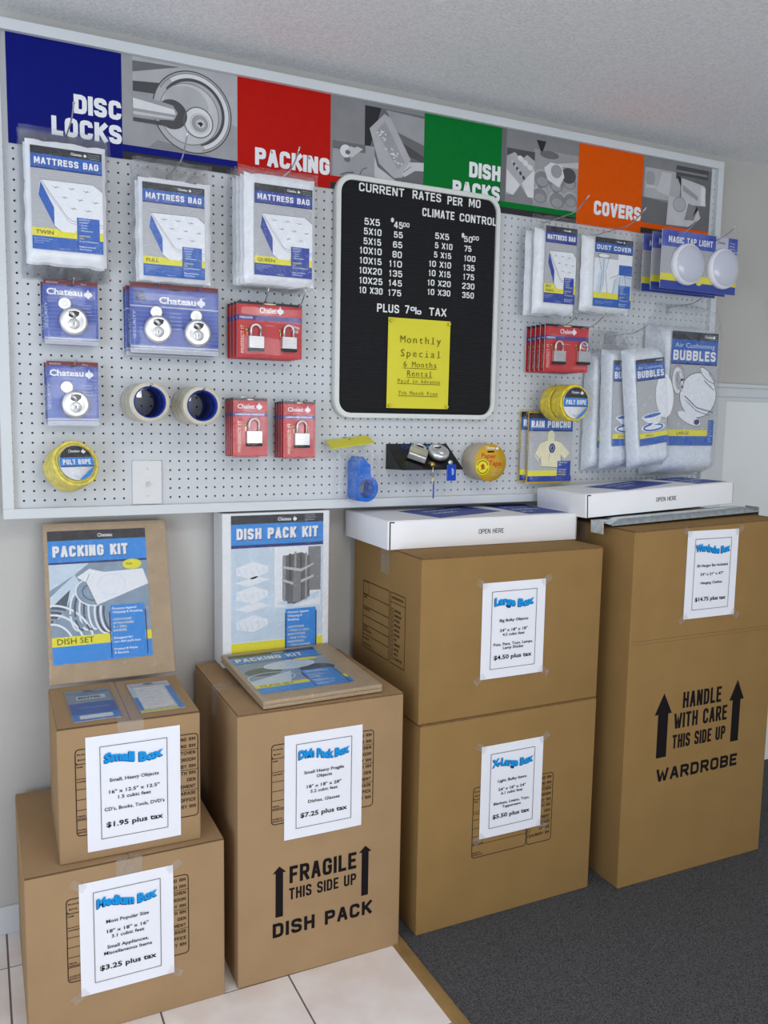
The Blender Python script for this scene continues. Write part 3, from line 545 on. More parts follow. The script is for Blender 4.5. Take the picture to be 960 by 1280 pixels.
def art_mattress(size, band='lblue', big=False):
    def d(a, w, h):
        a.rect(0, 0, w, h, 'lgrey', 1); header(a, w, h, 'MATTRESS BAG', band)
        P = lambda *q: [(u*w, v*h) for u, v in q]
        a.poly(P((.13, .68), (.87, .685), (1, .62), (1, .13), (.4, .19), (.10, .55)), 'lwhite', 2)
        a.poly(P((.13, .66), (.10, .53), (.31, .24), (.31, .42)), 'lblue' if band == 'lblue' else 'rblue', 3); a.poly(P((.31, .42), (.31, .24), (.4, .19), (.6, .19), (.6, .31), (.5, .33)), 'lwhite', 3)
        a.line(P((.13, .68), (.87, .685), (1, .62)), .035, 'inkgrey', 4); a.line(P((.13, .68), (.5, .33), (.56, .305), (1, .29)), .035, 'inkgrey', 4); a.line(P((.12, .66), (.5, .305), (.56, .28), (1, .265)), .025, 'inkgrey', 4); a.line(P((.31, .24), (.4, .19)), .04, 'ink', 4)
        for u, v in ((.34, .62), (.56, .62), (.77, .61), (.46, .53), (.68, .52), (.9, .51), (.58, .43), (.79, .42)):
            a.line(P((u-.045, v+.004), (u, v-.004), (u+.045, v)), .03, 'inkgrey', 4); a.line(P((u-.015, v-.012), (u+.02, v+.01)), .03, 'inkgrey', 4)
        yb = .13; a.rect(0, 0, w, h*yb, 'lblue' if band == 'lblue' else 'rblue', 3); a.rect(0, h*yb, w, h*(.21 if not big else .25), 'lyellow', 3)
        if big: a.text('BIG', w*.06, h*.2, h*.036, 'ink', 4, None, 'l', .01, 1.1); a.text('KING', w*.06, h*.145, h*.036, 'ink', 4, None, 'l', .01, 1.1)
        else: a.text(size, w*.05, h*.152, h*.036, 'ink', 4, None, 'l', .01, 1.25)
        small_lines(a, w*.03, h*.06, w*.25, h*.06); a.text('Made in USA', w*.38, h*.015, h*.012, 'lpale', 4)
        textblock(a, w*.63, h*.01, w*.95, h*.345, m='lblue' if band == 'lblue' else 'rblue')
    return d
def art_dust(a, w, h):
    a.rect(0, 0, w, h, 'lwhite', 1); header(a, w, h, 'DUST COVER', 'lblue')
    P = lambda *q: [(u*w, v*h) for u, v in q]
    a.rect(0, h*.7, w*.62, h*.785, 'lgrey', 2); a.poly(P((.05, .2), (.2, .72), (.3, .72), (.22, .2)), 'lpale', 3); a.poly(P((.5, .2), (.58, .45), (.98, .5), (1, .2)), 'lpale', 3); a.ell(.24*w, .74*h, .16*w, .03*h, 'lwhite', 3); a.ring(.24*w, .74*h, .16*w, .03*h, .05, 'inkgrey', 4)
    for q in (((.1, .75), (.2, .5), (.17, .2)), ((.38, .74), (.3, .5), (.36, .2)), ((.42, .42), (.7, .5), (.98, .44)), ((.5, .2), (.55, .42)), ((.7, .5), (.66, .3)), ((.24, .7), (.25, .3)), ((.8, .48), (.86, .3))): a.line(P(*q), .045, 'inkgrey', 4)
    a.rect(w*.65, h*.48, w, h*.63, 'lblue', 4); a.rect(0, 0, w, h*.12, 'lblue', 3); a.rect(0, h*.12, w, h*.21, 'lyellow', 3); small_lines(a, w*.05, h*.04, w*.45, h*.05)
    textblock(a, w*.66, h*.01, w*.97, h*.33)
def art_bubbles(size):
    def d(a, w, h):
        a.rect(0, 0, w, h, 'lgrey', 1); header(a, w, h, 'BUBBLES', 'lblue', .07 if size == 'LARGE' else .05, .2 if size == 'LARGE' else .18, .7, .92, 'Air Cushioning')
        P = lambda *q: [(u*w, v*h) for u, v in q]
        if size == 'LARGE':
            a.ell(.62*w, .45*h, .4*w, .2*h, 'lwhite', 2); a.ring(.62*w, .45*h, .4*w, .2*h, .09, 'ink', 3); a.ring(.17*w, .57*h, .09*w, .1*h, .5, 'lwhite', 2, rot=.2); a.ring(.17*w, .58*h, .13*w, .125*h, .06, 'ink', 3); a.ring(.2*w, .6*h, .05*w, .05*h, .06, 'ink', 3)
            a.ell(.8*w, .63*h, .2*w, .035*h, 'lwhite', 4, rot=-.6); a.ring(.8*w, .63*h, .2*w, .035*h, .08, 'ink', 5, rot=-.6); a.ell(.45*w, .24*h, .27*w, .045*h, 'lwhite', 4, rot=-.35); a.ring(.45*w, .24*h, .27*w, .045*h, .06, 'ink', 5, 28, PI, 2*PI, -.35); a.ell(.62*w, .21*h, .06*w, .025*h, 'lnavy', 6)
            a.line(P((.33, .44), (.6, .34), (.96, .3)), .13, 'lnavy', 6); a.line(P((.36, .4), (.6, .31), (.9, .27)), .08, 'lnavy', 6); a.line(P((.74, .58), (.96, .5)), .1, 'lnavy', 6); a.line(P((.84, .65), (.95, .58)), .12, 'lnavy', 6)
        else:
            a.ell(.95*w, .55*h, .32*w, .26*h, 'lwhite', 2); a.ring(.95*w, .55*h, .32*w, .26*h, .05, 'ink', 3, 28, PI*.5, PI*1.5)
            a.ell(.5*w, .2*h, .42*w, .05*h, 'lwhite', 3); a.ring(.5*w, .2*h, .33*w, .035*h, .22, 'lblue', 4); a.poly(P((.1, .33), (.85, .36), (.72, .24), (.42, .22)), 'lwhite', 5); a.ell(.48*w, .34*h, .38*w, .03*h, 'lwhite', 6, rot=.08); a.ell(.48*w, .34*h, .31*w, .02*h, 'lblue', 7, rot=.08); a.ring(.86*w, .29*h, .1*w, .04*h, .09, 'lwhite', 6)
            a.poly(P((.3, .255), (.5, .25), (.4, .225)), 'lblue', 7)
        a.rect(0, 0, w, h*.085, 'lblue', 8); a.rect(0, h*.085, w*(.86 if size == 'LARGE' else 1), h*.14, 'lyellow', 8); a.text(size, w*.2, h*.097, h*.028, 'ink', 9, None, 'l', 0, 1.2); small_lines(a, w*.12, h*.025, w*.35, h*.05)
        if size == 'LARGE': a.rect(w*.88, 0, w, h*.23, 'lblue', 8); a.block(['USE', 'FOR', 'ALL', 'YOUR', 'FINE', 'CHINA', 'AND', 'GLASS'], w*.89, h*.2, h*.012, h*.024, 'lpale', 9)
    return d
def art_poncho(a, w, h):
    a.rect(0, 0, w, h, 'lgrey', 1); a.rect(0, h*.92, w, h, 'lblack', 2); a.rect(0, h*.76, w, h*.92, 'lblue', 2); a.rect(0, h*.735, w, h*.76, 'lnavy', 2); a.btext('RAIN PONCHO', w*.5, h*.79, h*.1, 'white', 4, w*.9, 'c', .23)
    P = lambda *q: [(u*w, v*h) for u, v in q]
    a.poly(P((.5, .72), (.58, .6), (.74, .57), (.95, .42), (.84, .33), (.74, .4), (.76, .2), (.28, .22), (.3, .38), (.24, .3), (.14, .38), (.26, .55), (.43, .6)), 'lcream', 2); a.ell(.51*w, .66*h, .08*w, .09*h, 'lcream', 3)
    a.line(P((.28, .22), (.76, .2), (.76, .38)), .06, 'inkgrey', 4); a.line(P((.16, .4), (.29, .3), (.3, .24)), .06, 'lnavy', 4); a.line(P((.5, .5), (.47, .3)), .04, 'inkgrey', 4); a.ell(.54*w, .49*h, .07*w, .07*h, 'lnavy', 4); a.ring(.54*w, .49*h, .035*w, .04*h, .05, 'lpale', 5)
    a.rect(0, 0, w, h*.08, 'rblue', 5); a.rect(0, h*.08, w*.66, h*.16, 'lyellow', 5); textblock(a, w*.68, 0, w*.98, h*.3, ['KEEPS YOU', 'DRY', '', 'ONE SIZE', 'FITS ALL', 'REUSABLE', '', 'HOODED'], (4, 5), 'rblue')
def art_disc(twin):
    def d(a, w, h):
        a.rect(0, 0, w, h, 'cblue', 1); a.rect(0, h*.93, w, h, 'cmaroon', 2)
        for i in range(26): a.rect(0, h*(.12+.03*i), w, h*(.12+.03*i)+.03, 'cblue' if i % 2 else 'lmid', 1.5)
        a.rect(0, 0, w, h*.07, 'csilver', 3); a.rect(0, h*.08, w, h*.11, 'csilver', 3)
        if not twin:
            a.text('Chateau', w*.05, h*.77, h*.1, 'white', 3, w*.66, 'l', .03); emblem(a, w*.82, h*.74, h*.15, 'white'); a.text('DISCUS LOCK', w*.3, h*.73, h*.022, 'lpale', 3); a.text('SECURITY', w*.06, h*.25, h*.04, 'lpale', 3, h*.4, rot=PI/2)
            for i, t in enumerate(['STAINLESS', 'STEEL', 'Rust resistant', 'weatherproof']): a.text(t, w*.62, h*(.62-.05*i), h*.02, 'lpale', 3, w*.26)
            a.text('IMPORTED', w*.05, h*.945, h*.025, 'lpale', 3); a.text('70mm', w*.68, h*.945, h*.025, 'lpale', 3)
        else:
            a.text('Chateau', w*.32, h*.72, h*.1, 'white', 3, w*.42, 'l', .03); emblem(a, w*.8, h*.7, h*.15, 'white'); a.rect(0, h*.66, w, h*.68, 'csilver', 3); a.text('TWIN', w*.04, h*.82, h*.07, 'ink', 3, w*.12, 'l', .05); a.text('PACK', w*.06, h*.74, h*.07, 'ink', 3, w*.12, 'l', .05)
            for i, t in enumerate(['STAINLESS', 'KEYED ALIKE', 'two locks', 'four keys', 'included']): a.text(t, w*.44, h*(.58-.055*i), h*.022, 'lpale', 3, w*.13)
            a.text('SECURITY', w*.06, h*.2, h*.04, 'lpale', 3, h*.4, rot=PI/2)
        a.ell(w*.5, h*.925, w*.07, h*.015, 'lblack', 3)
    return d
def art_chalet(twin):
    def d(a, w, h):
        a.rect(0, 0, w, h, 'cred', 1); a.rect(0, h*.955, w, h, 'lblack', 2)
        if twin:
            a.text('Chalet', w*.34, h*.81, h*.1, 'white', 3, w*.26, 'l', .02); emblem(a, w*.66, h*.79, h*.16, 'white'); a.rect(0, h*.67, w, h*.76, 'cpurple', 2); a.text('PADLOCK', w*.04, h*.695, h*.04, 'white', 3, w*.2, 'l', .03)
            a.text('TWIN', w*.84, h*.58, h*.05, 'white', 3, w*.12, 'l', .03, rot=-.25); a.text('PACK', w*.83, h*.51, h*.05, 'white', 3, w*.12, 'l', .03, rot=-.25); a.text('PROTECT IT', w*.1, h*.08, h*.055, 'lcream', 3, h*.5, rot=PI/2); a.text('for indoor use', w*.44, h*.58, h*.02, 'lcream', 3)
        else:
            a.text('Chalet', w*.12, h*.82, h*.075, 'white', 3, w*.5, 'l', .02); emblem(a, w*.76, h*.8, h*.13, 'white'); a.rect(0, h*.69, w, h*.755, 'cpurple', 2); a.text('LAMINATED PADLOCK', w*.06, h*.707, h*.03, 'white', 3, w*.86, 'l', .04); a.text('PROTECT IT', w*.22, h*.08, h*.055, 'lcream', 3, h*.54, rot=PI/2); a.text('by the maker', w*.3, h*.785, h*.015, 'lcream', 3); a.line([(0, .1), (w, .1)], .06, 'lblack', 3)
        a.ell(w*.5, h*.975, w*.1, h*.012, 'lcream', 3)
    return d

# ------------------------------------------------------------------ bags on the pegboard
def bag(name, label, cat, x0, x1, z0, z1, yb, d, lab, art, cont=None, group=None, topx=None, fm='film', seed=1, rot=0, cm='plastic', cname='folded_plastic'):
    """film bag x0..x1, z0..z1; cont = the white folded plastic inside; lab = label rectangle on its front"""
    xc = (x0+x1)/2; root = T(name, label, cat, (xc, yb, z0), group, (0, rot, 0))
    X = lambda v: v-xc
    c = cont or (x0+.4, x1-.4, z0+1, z1-2)
    b = MB(); b.pillow(X(c[0]), X(c[1]), c[2]-z0, c[3]-z0, -.1, d-.25, cm, wr=.05, edge=.08, seed=seed); b.build(cname, root)
    b = MB(); a = Art(b, (X(lab[0]), -d-.02, lab[2]-z0)); art(a, lab[1]-lab[0], lab[3]-lab[2]); b.build('label_card', root)
    b = MB(); b.pillow(X(x0), X(x1), 0, z1-z0, -.02, d+.17, fm, 22, 30, wr=.09, edge=.1, seed=seed+5, topx=(X(topx[0]), X(topx[1])) if topx else None); b.build('film_bag', root)
    return root
mb1 = bag('mattress_bag', 'plastic mattress bag labelled twin, front of its row, beneath the blue banner block', 'mattress bag', .4, 8.9, 22.3, 36.7, -2.5, .7, (1.35, 7.95, 25.0, 34.7), art_mattress('TWIN'), (.95, 8.35, 23.8, 35.4), 'mattress bags')
dup(mb1, (-.12, 1.12, -.05), 'clear mattress bag squeezed right behind the front twin mattress bag'); dup(mb1, (.05, 2.24, .1), 'clear mattress bag third from front in the twin stack, against the pegboard')
mb2 = bag('mattress_bag', 'plastic mattress bag labelled full, hanging below the grey disc lock photo', 'mattress bag', 11.0, 19.2, 22.7, 35.2, -2.8, .7, (11.8, 18.15, 23.3, 32.6), art_mattress('FULL'), (11.5, 18.9, 22.9, 33.2), 'mattress bags', fm='filmcrisp', seed=3)
dup(mb2, (-.15, 1.12, -.1), 'clear mattress bag squeezed right behind the front full mattress bag'); dup(mb2, (.1, 2.24, .1), 'clear mattress bag third from front in the full stack, against the pegboard')
mb3 = bag('mattress_bag', 'plastic mattress bag labelled queen, hanging in front of the red banner block', 'mattress bag', 21.7, 30.8, 22.9, 35.6, -3.7, .7, (23.28, 29.85, 24.25, 33.75), art_mattress('QUEEN', 'rblue'), (22.3, 30.3, 23.4, 34.9), 'mattress bags', fm='filmcrisp', seed=5)
for k, (dy, t) in enumerate(((1.12, 'clear mattress bag squeezed right behind the front queen mattress bag'), (2.24, 'clear mattress bag third from front in the queen stack'), (3.36, 'clear mattress bag at the back of the queen stack, against the pegboard'))): dup(mb3, (-.1*(k+1), dy, .06*k), t)
mb4 = bag('mattress_bag', 'plastic mattress bag labelled big king, hanging beside the dust cover bag', 'mattress bag', 60.0, 66.95, 22.6, 35.1, -3.1, .9, (61.5, 66.4, 24.15, 33.65), art_mattress('BIG KING', 'rblue', True), (60.3, 66.8, 22.8, 33.4), 'mattress bags', fm='filmcrisp', seed=8)
dup(mb4, (-.2, 1.6, -.1), 'white folded mattress bag hanging right behind the big king mattress bag')
dc = bag('dust_cover', 'bagged dust cover with blue label, hanging below the orange banner block', 'dust cover', 67.5, 76.4, 23.4, 34.7, -3.0, 1.0, (69.4, 75.75, 24.25, 33.1), art_dust, (67.9, 76.2, 23.6, 33.3), 'dust covers', fm='filmcrisp', seed=11)
dup(dc, (-.2, 1.4, 0), 'white folded dust cover hanging right behind the front dust cover bag')
hook(4.9, 36.6, 8.3, .9, 'wire hook through the top of the twin mattress bags'); hook(15.2, 34.4, 9.0, 2.0, 'wire hook through the top of the full mattress bags'); hook(26.6, 34.9, 9.2, 1.6, 'wire hook through the top of the queen mattress bags')
hook(63.6, 34.8, 9.5, 1.5, 'wire hook through the top of the big king mattress bags'); hook(72.0, 34.1, 10.2, 1.6, 'wire hook through the top of the dust cover bags')

# ------------------------------------------------------------------ padlocks
def laminated(b, x, z, s, y, d=.5):
    """laminated padlock body with its bottom bumper; x centre, z bottom, s width"""
    h = s*.95
    for i in range(9):
        z0 = z+h*(.2+.8*i/9); b.box(x-s/2, y-d, z0, x+s/2, y, z0+h*.8/9*.88, 'steel', .025, 1)
    b.box(x-s/2+.03, y-d+.03, z+.1, x+s/2-.03, y-.03, z+h-.02, 'steeldk'); b.box(x-s/2-.03, y-d-.03, z, x+s/2+.03, y, z+h*.2, 'blackrub', .05, 2)
def shackle(b, x, z, s, y, hh, r=.13, m='steel'):
    R = s*.32; p = [(x-R, y, z-.2), (x-R, y, z+hh-R)]
    for k in range(1, 9): a = PI-PI*k/8; p.append((x+R*math.cos(a), y, z+hh-R+R*math.sin(a)))
    p += [(x+R, y, z+hh-R), (x+R, y, z-.2)]; b.tube(p, r, m, 10)
def small_key(b, x, z, y, m='brass', s=1):
    b.lathe([(0, -.03), (.28*s, -.03), (.28*s, .03), (0, .03)], m, 16, c=(x, y, z)); b.box(x-.07*s, y-.03, z-1.0*s, x+.07*s, y+.03, z-.2*s, m)
def blister(name, label, cat, x0, x1, z0, z1, yc, d, art, locks, group, inset=.22):
    xc = (x0+x1)/2; root = T(name, label, cat, (xc, yc, z0), group); w = x1-x0; h = z1-z0
    b = MB(); b.box(-w/2+.12, -.02, .12, w/2-.12, .04, h-.12, 'lwhite'); a = Art(b, (-w/2+.12, -.02, .12), E=.005); art(a, w-.24, h-.24); b.build('backing_card', root)
    for kind, lx, lz, s, hh in locks:
        b = MB(); lx -= xc; lz -= z0
        if kind == 'pad':
            laminated(b, lx, lz, s, -.1, d-.22); o = b.build('padlock', root); b = MB(); shackle(b, lx, lz+s*.95, s, -.1-(d-.22)/2, hh); b.build('shackle', o)
            b = MB(); small_key(b, lx-s*.55, lz+s*1.35, -.14, 'brass', .7); b.build('key', o)
        else:
            r = s; dd = d-.12
            b.lathe([(0, -dd+.08), (r*.62, -dd+.06), (r*.8, -dd+.0), (r*.95, -dd+.1), (r, -dd*.5), (r*.95, -.05), (0, -.02)], 'steel', 40, c=(lx, 0, lz)); o = b.build('disc_lock', root)
            b = MB(); pr = [(-.36*r, .36*r), (-.2*r, .24*r), (.1*r, .2*r), (.34*r, .42*r), (.4*r, .66*r), (.05*r, .74*r), (-.3*r, .66*r)]; b.prism([(lx+x, lz+z) for x, z in pr], -dd-.012, -dd+.06, 'steeldk'); b.build('shackle_opening', o)
            b = MB(); b.tube([(lx-.3*r, -dd-.03, lz+.62*r), (lx-.05*r, -dd-.05, lz+.5*r), (lx+.12*r, -dd-.03, lz+.24*r)], .12*r, 'steel', 8); b.build('shackle', o)
            b = MB(); b.lathe([(0, -dd-.06), (.22*r, -dd-.06), (.26*r, -dd-.02), (.36*r, -dd-.02), (.4*r, -dd+.06)], 'steel', 24, c=(lx, 0, lz-.2*r)); b.box(lx-.04*r, -dd-.07, lz-.32*r, lx+.04*r, -dd-.05, lz-.08*r, 'steeldk'); b.build('key_cylinder', o)
            b = MB(); b.lathe([(0, -.27), (.2, -.27), (.22, -.3), (.55, -.3), (.62, -.26), (.64, -.2), (.62, -.1), (0, -.1)], 'steel', 24, c=(lx-r*.55*(1 if hh else 0.1), 0, lz+r*1.25), smooth=False); b.box(lx-r*.55*(1 if hh else .1)-.12, -.26, lz+.4*r, lx-r*.55*(1 if hh else .1)+.12, -.16, lz+r*1.0, 'steel'); b.build('key', root)
    b = MB()
    b.box(-w/2, -.06, 0, w/2, .06, h, 'shell', .1, 2); b.box(-w/2+inset, -d, inset, w/2-inset, -.07, h-inset*2.2, 'shell', min(.3, d*.3), 3, True); b.build('clear_shell', root)
    return root
dl = blister('disc_lock_pack', 'single disc lock in a blue blister pack under the twin mattress bag, front one', 'lock pack', 2.2, 7.6, 15.9, 22.5, -1.7, .95, art_disc(False), [('disc', 5.05, 18.35, 1.4, 1)], 'disc lock packs')
dup(dl, (-.2, 1.1, -.15), 'blue disc lock pack hidden right behind the one under the twin mattress bag')
dl2 = blister('disc_lock_pack', 'single disc lock in a blue blister pack above the yellow poly rope, front one', 'lock pack', 2.3, 7.5, 7.75, 14.45, -1.7, .95, art_disc(False), [('disc', 5.05, 10.0, 1.4, 1)], 'disc lock packs')
dup(dl2, (-.2, 1.1, -.12), 'blue disc lock pack hidden right behind the one above the yellow poly rope')
dt = blister('twin_disc_lock_pack', 'blue blister pack with two disc locks under the full mattress bag, front one', 'lock pack', 10.5, 20.0, 15.4, 22.85, -2.2, .95, art_disc(True), [('disc', 13.35, 18.0, 1.45, 0), ('disc', 17.55, 17.85, 1.45, 0)], 'twin disc lock packs')
dup(dt, (-.3, 1.06, -.25), 'blue twin disc lock pack second from front under the full mattress bag'); dup(dt, (-.35, 2.12, -.3), 'blue twin disc lock pack last in its stack, against the pegboard')
hook(5.0, 22.0, 4.2, .3, 'short wire hook holding the single disc lock packs under the twin mattress bag'); hook(4.95, 14.0, 4.2, .3, 'short wire hook holding the single disc lock packs above the yellow rope')
hook(13.3, 22.3, 4.0, .3, 'short wire hook at the first lock of the twin disc lock pack'); hook(17.6, 22.3, 4.0, .3, 'short wire hook at the second lock of the twin disc lock pack')
ct = blister('twin_padlock_pack', 'red twin padlock blister pack under the queen mattress bag, front of stack', 'lock pack', 21.6, 29.3, 15.4, 21.65, -3.1, .8, art_chalet(True), [('pad', 23.75, 16.2, 1.7, 1.25), ('pad', 27.55, 16.3, 1.7, 1.25)], 'twin padlock packs')
for k, t in enumerate(('second', 'third', 'fourth')): dup(ct, (-.12*(k+1), .88*(k+1), -.04*k), 'red twin padlock pack %s from front under the queen mattress bag' % t)
hook(24.2, 21.0, 6.6, 1.6, 'wire hook through the twin padlock packs beside the disc locks'); hook(28.3, 21.0, 6.8, 1.9, 'wire hook through the twin padlock packs beside the letter board')
la = blister('laminated_padlock_pack', 'red single padlock blister pack beside the clear tape rolls, front of stack', 'lock pack', 21.1, 25.2, 4.5, 11.2, -3.35, .62, art_chalet(False), [('pad', 23.5, 5.8, 1.75, 1.35)], 'laminated padlock packs')
for k, t in enumerate(('second', 'third', 'fourth', 'fifth')): dup(la, (-.04*(k+1), .7*(k+1), -.03*k), 'red single padlock pack %s from front in the stack beside the tape rolls' % t)
lb = blister('laminated_padlock_pack', 'red single padlock blister pack near the letter board corner, front of stack', 'lock pack', 26.9, 30.9, 4.3, 10.95, -3.35, .62, art_chalet(False), [('pad', 29.1, 5.6, 1.75, 1.35)], 'laminated padlock packs')
for k, t in enumerate(('second', 'third', 'fourth', 'fifth')): dup(lb, (-.04*(k+1), .7*(k+1), -.03*k), 'red single padlock pack %s from front in the stack near the letter board corner' % t)
hook(23.3, 10.95, 4.6, .3, 'wire hook through the single padlock packs beside the tape rolls'); hook(29.1, 10.7, 4.6, .3, 'wire hook through the single padlock packs near the letter board corner')
cr = blister('twin_padlock_pack', 'red twin padlock blister pack under the big king mattress bag, front of stack', 'lock pack', 61.75, 69.0, 15.4, 21.6, -4.1, .8, art_chalet(True), [('pad', 63.95, 16.4, 1.8, 1.2), ('pad', 67.9, 16.5, 1.8, 1.2)], 'twin padlock packs')
for k, t in enumerate(('second', 'third', 'fourth', 'fifth')): dup(cr, (-.08*(k+1), .9*(k+1), -.03*k), 'red twin padlock pack %s from front under the big king mattress bag' % t)
hook(63.4, 21.1, 8.6, 1.2, 'wire hook through the twin padlock packs under the big king bag'); hook(67.3, 21.1, 9.2, 1.5, 'wire hook through the twin padlock packs under the dust cover bag')

# ------------------------------------------------------------------ tap lights
def art_tap(a, w, h):
    a.rect(0, 0, w, h, 'lgrey', 1); a.rect(0, h*.72, w, h, 'cblue', 2); a.rect(0, 0, w, h*.14, 'rblue', 2); a.rect(0, h*.14, w, h*.26, 'lyellow', 2); a.btext('MAGIC TAP LIGHT', w*.08, h*.79, h*.11, 'white', 3, w*.58, 'l', .2); a.rect(w*.7, h*.72, w*.87, h, 'csilver', 3); logo(a, w*.72, h*.88, h*.05, 'cmaroon', 4); a.ell(w*.5, h*.2, w*.05, h*.1, 'lyellow', 4); a.ell(w*.5, h*.2, w*.03, h*.05, 'lcream', 5)
    a.block(['Two per', 'package', 'batteries', 'not included'], w*.89, h*.9, h*.03, h*.05, 'white', 4); a.rect(w*.62, h*.3, w*.67, h*.6, 'lyellow', 3)
def tap(y, label):
    root = T('tap_light_pack', label, 'light pack', (86.4, y, 27.2), 'tap light packs'); w = 14.0; h = 7.7
    b = MB(); b.box(-w/2, -.02, 0, w/2, .05, h, 'lwhite'); a = Art(b, (-w/2, -.02, 0), E=.005); art_tap(a, w, h); b.build('backing_card', root)
    for lx in (-2.6, 4.05):
        b = MB(); b.lathe([(2.7, -.05), (2.78, -.35), (2.7, -.75), (2.45, -.9)], 'lensrim', 44, c=(lx, 0, 3.35)); o = b.build('tap_light', root)
        b = MB(); b.lathe([(2.45, -.9), (2.2, -1.1), (1.6, -1.35), (.8, -1.47), (0, -1.5)], 'lens', 44, c=(lx, 0, 3.35)); b.build('lens', o)
    b = MB(); b.box(-w/2-.05, -.3, -.05, w/2+.05, -.08, h+.15, 'shell', .08, 2)
    b.build('clear_shell', root)
    return root
tap(-5.5, 'pack of two round white tap lights, front of the stack over the bubble rolls'); tap(-3.7, 'pack of two tap lights second from front over the bubble rolls'); tap(-1.9, 'pack of two tap lights at the back, closest to the pegboard')
hook(82.0, 34.3, 9.3, 1.5, 'wire hook through the tap light packs nearest the dust cover'); hook(89.0, 34.3, 9.0, 1.4, 'wire hook through the tap light packs nearest the frame edge')

# ------------------------------------------------------------------ bubble cushioning rolls
bag('bubble_wrap_roll', 'large bagged roll of bubble cushioning hanging under the tap lights', 'bubble wrap', 81.6, 93.9, 1.3, 26.2, -.3, 3.9, (83.4, 92.2, 5.9, 21.85), art_bubbles('LARGE'), (82.0, 93.5, 1.6, 23.0), 'bubble wrap rolls', (84.0, 92.5), 'filmbub', 21, 0, 'bubble', 'bubble_sheet')
for yb, x, z0, rot, lo, t in ((-.3, 71.5, 2.2, -.0, 1.2, 'small bagged bubble roll rearmost, half hidden, nearest the red padlock packs'), (-2.5, 72.9, 2.6, -.03, .6, 'small bagged bubble roll in the middle of the three small ones'), (-4.75, 75.9, 2.9, -.13, .8, 'small bagged bubble roll foremost, tilted across the large roll')):
    bag('bubble_wrap_roll', t, 'bubble wrap', x-.2, x+6.5, z0, z0+19.5, yb, 1.9, (x+lo, x+lo+5, z0+3.3, z0+14.8), art_bubbles('SMALL'), (x, x+6.3, z0+.2, z0+16.3), 'bubble wrap rolls', (x+1.2, x+5.4), 'filmbub', int(x), rot, 'bubble', 'bubble_sheet')
hook(86.3, 25.6, 6.5, .7, 'wire hook at the gathered top of the large bubble roll'); hook(75.2, 20.9, 8.0, .8, 'wire hook at the gathered tops of the three small bubble rolls')

# ------------------------------------------------------------------ tape rolls
for cxr, czr, nm in ((11.75, 10.35, 'on the hook nearest the disc lock pack'), (17.1, 10.1, 'on the hook nearest the padlock packs')):
    for k, pos in enumerate(('front', 'middle', 'rear')):
        y0 = -6.4+2.1*k; root = T('tape_roll', '%s clear packing tape roll %s' % (pos, nm), 'tape roll', (cxr, y0, czr), 'clear tape rolls on hooks')
        b = MB(); b.lathe([(1.62, 0), (1.98, .02), (2.02, .08), (2.02, 1.92), (1.98, 1.98), (1.62, 2.0)], 'tape', 44); b.build('tape', root)
        b = MB(); b.lathe([(1.62, 0), (1.5, 0), (1.5, 2.0), (1.62, 2.0)], 'core', 44); b.build('core', root)
    hook(cxr, czr+1.42, 7.3, .35, 'wire hook carrying the clear tape rolls '+nm)

# ------------------------------------------------------------------ poly rope
def rope(label, x, y, z, r, n, lr, pale=False, tilt=(0, 0, 0), m='rope'):
    root = T('poly_rope', label, 'rope', (x, y, z), 'coiled poly ropes', tilt)
    b = MB(); rr_ = .19
    for i in range(n):
        ph = i*.7
        for q in range(2):
            R = r-rr_-q*.33; yy = i*rr_*1.75+q*.12; N = 44
            p = [((R+.03*math.sin(5*t+ph))*math.cos(t), yy+.05*math.sin(3*t+ph), (R+.03*math.sin(5*t+ph))*math.sin(t)) for t in [2*PI*k/N for k in range(N+1)]]
            b.tube(p, rr_, m, 7, False)
    b.build('coil', root)
    b = MB(); b.lathe([(0, -.32), (lr, -.3), (lr, -.24), (0, -.22)], 'lwhite', 40); a = Art(b, (0, -.325, 0), E=.006)
    a.ell(0, 0, lr*.99, lr*.99, 'lblack', 0, 36, .32, PI-.32); a.poly([(-lr*.94, lr*.3), (-lr, 0), (-lr*.97, -lr*.2), (lr*.97, -lr*.2), (lr, 0), (lr*.94, lr*.3)], 'lblue2', 1); a.rect(-lr*.96, -lr*.24, lr*.96, -lr*.18, 'lnavy', 2)
    a.ell(0, 0, lr*.99, lr*.99, 'lblue2', 0, 20, -PI/2, -.22); a.ell(0, 0, lr*.99, lr*.99, 'lwhite', 0, 20, PI+.22, 1.5*PI)
    a.rect(-lr*.75, -lr*.72, lr*.1, -lr*.3, 'lwhite', 1); a.btext('POLY ROPE', 0, -lr*.1, lr*.3, 'white', 3, lr*1.6, 'c', .22); logo(a, -lr*.4, lr*.6, lr*.16); emblem(a, lr*.45, lr*.52, lr*.3, 'white')
    b.build('label', root)
    b = MB(); b.lathe([(0, -.4), (r*.8, -.36), (r+.06, .05), (r+.08, n*rr_*1.75), (r*.7, n*rr_*1.75+.1)], 'shrink', 40); b.build('shrink_wrap', root)
rope('coil of yellow poly rope with a round blue label above the white light switch', 4.75, -3.9, 4.05, 2.4, 8, 1.8, tilt=(-.32, 0, .3), m='ropepale')
rope('front coil of bright yellow poly rope hanging over the rain poncho', 65.35, -6.25, 11.45, 2.35, 6, 2.0)
rope('rear coil of bright yellow poly rope, between its twin and the pegboard', 65.2, -4.0, 11.45, 2.35, 6, 2.0)
hook(4.7, 5.0, 3.4, .1, 'wire hook inside the yellow rope coil above the light switch'); hook(65.25, 12.9, 6.0, .1, 'wire hook inside the two bright yellow rope coils')

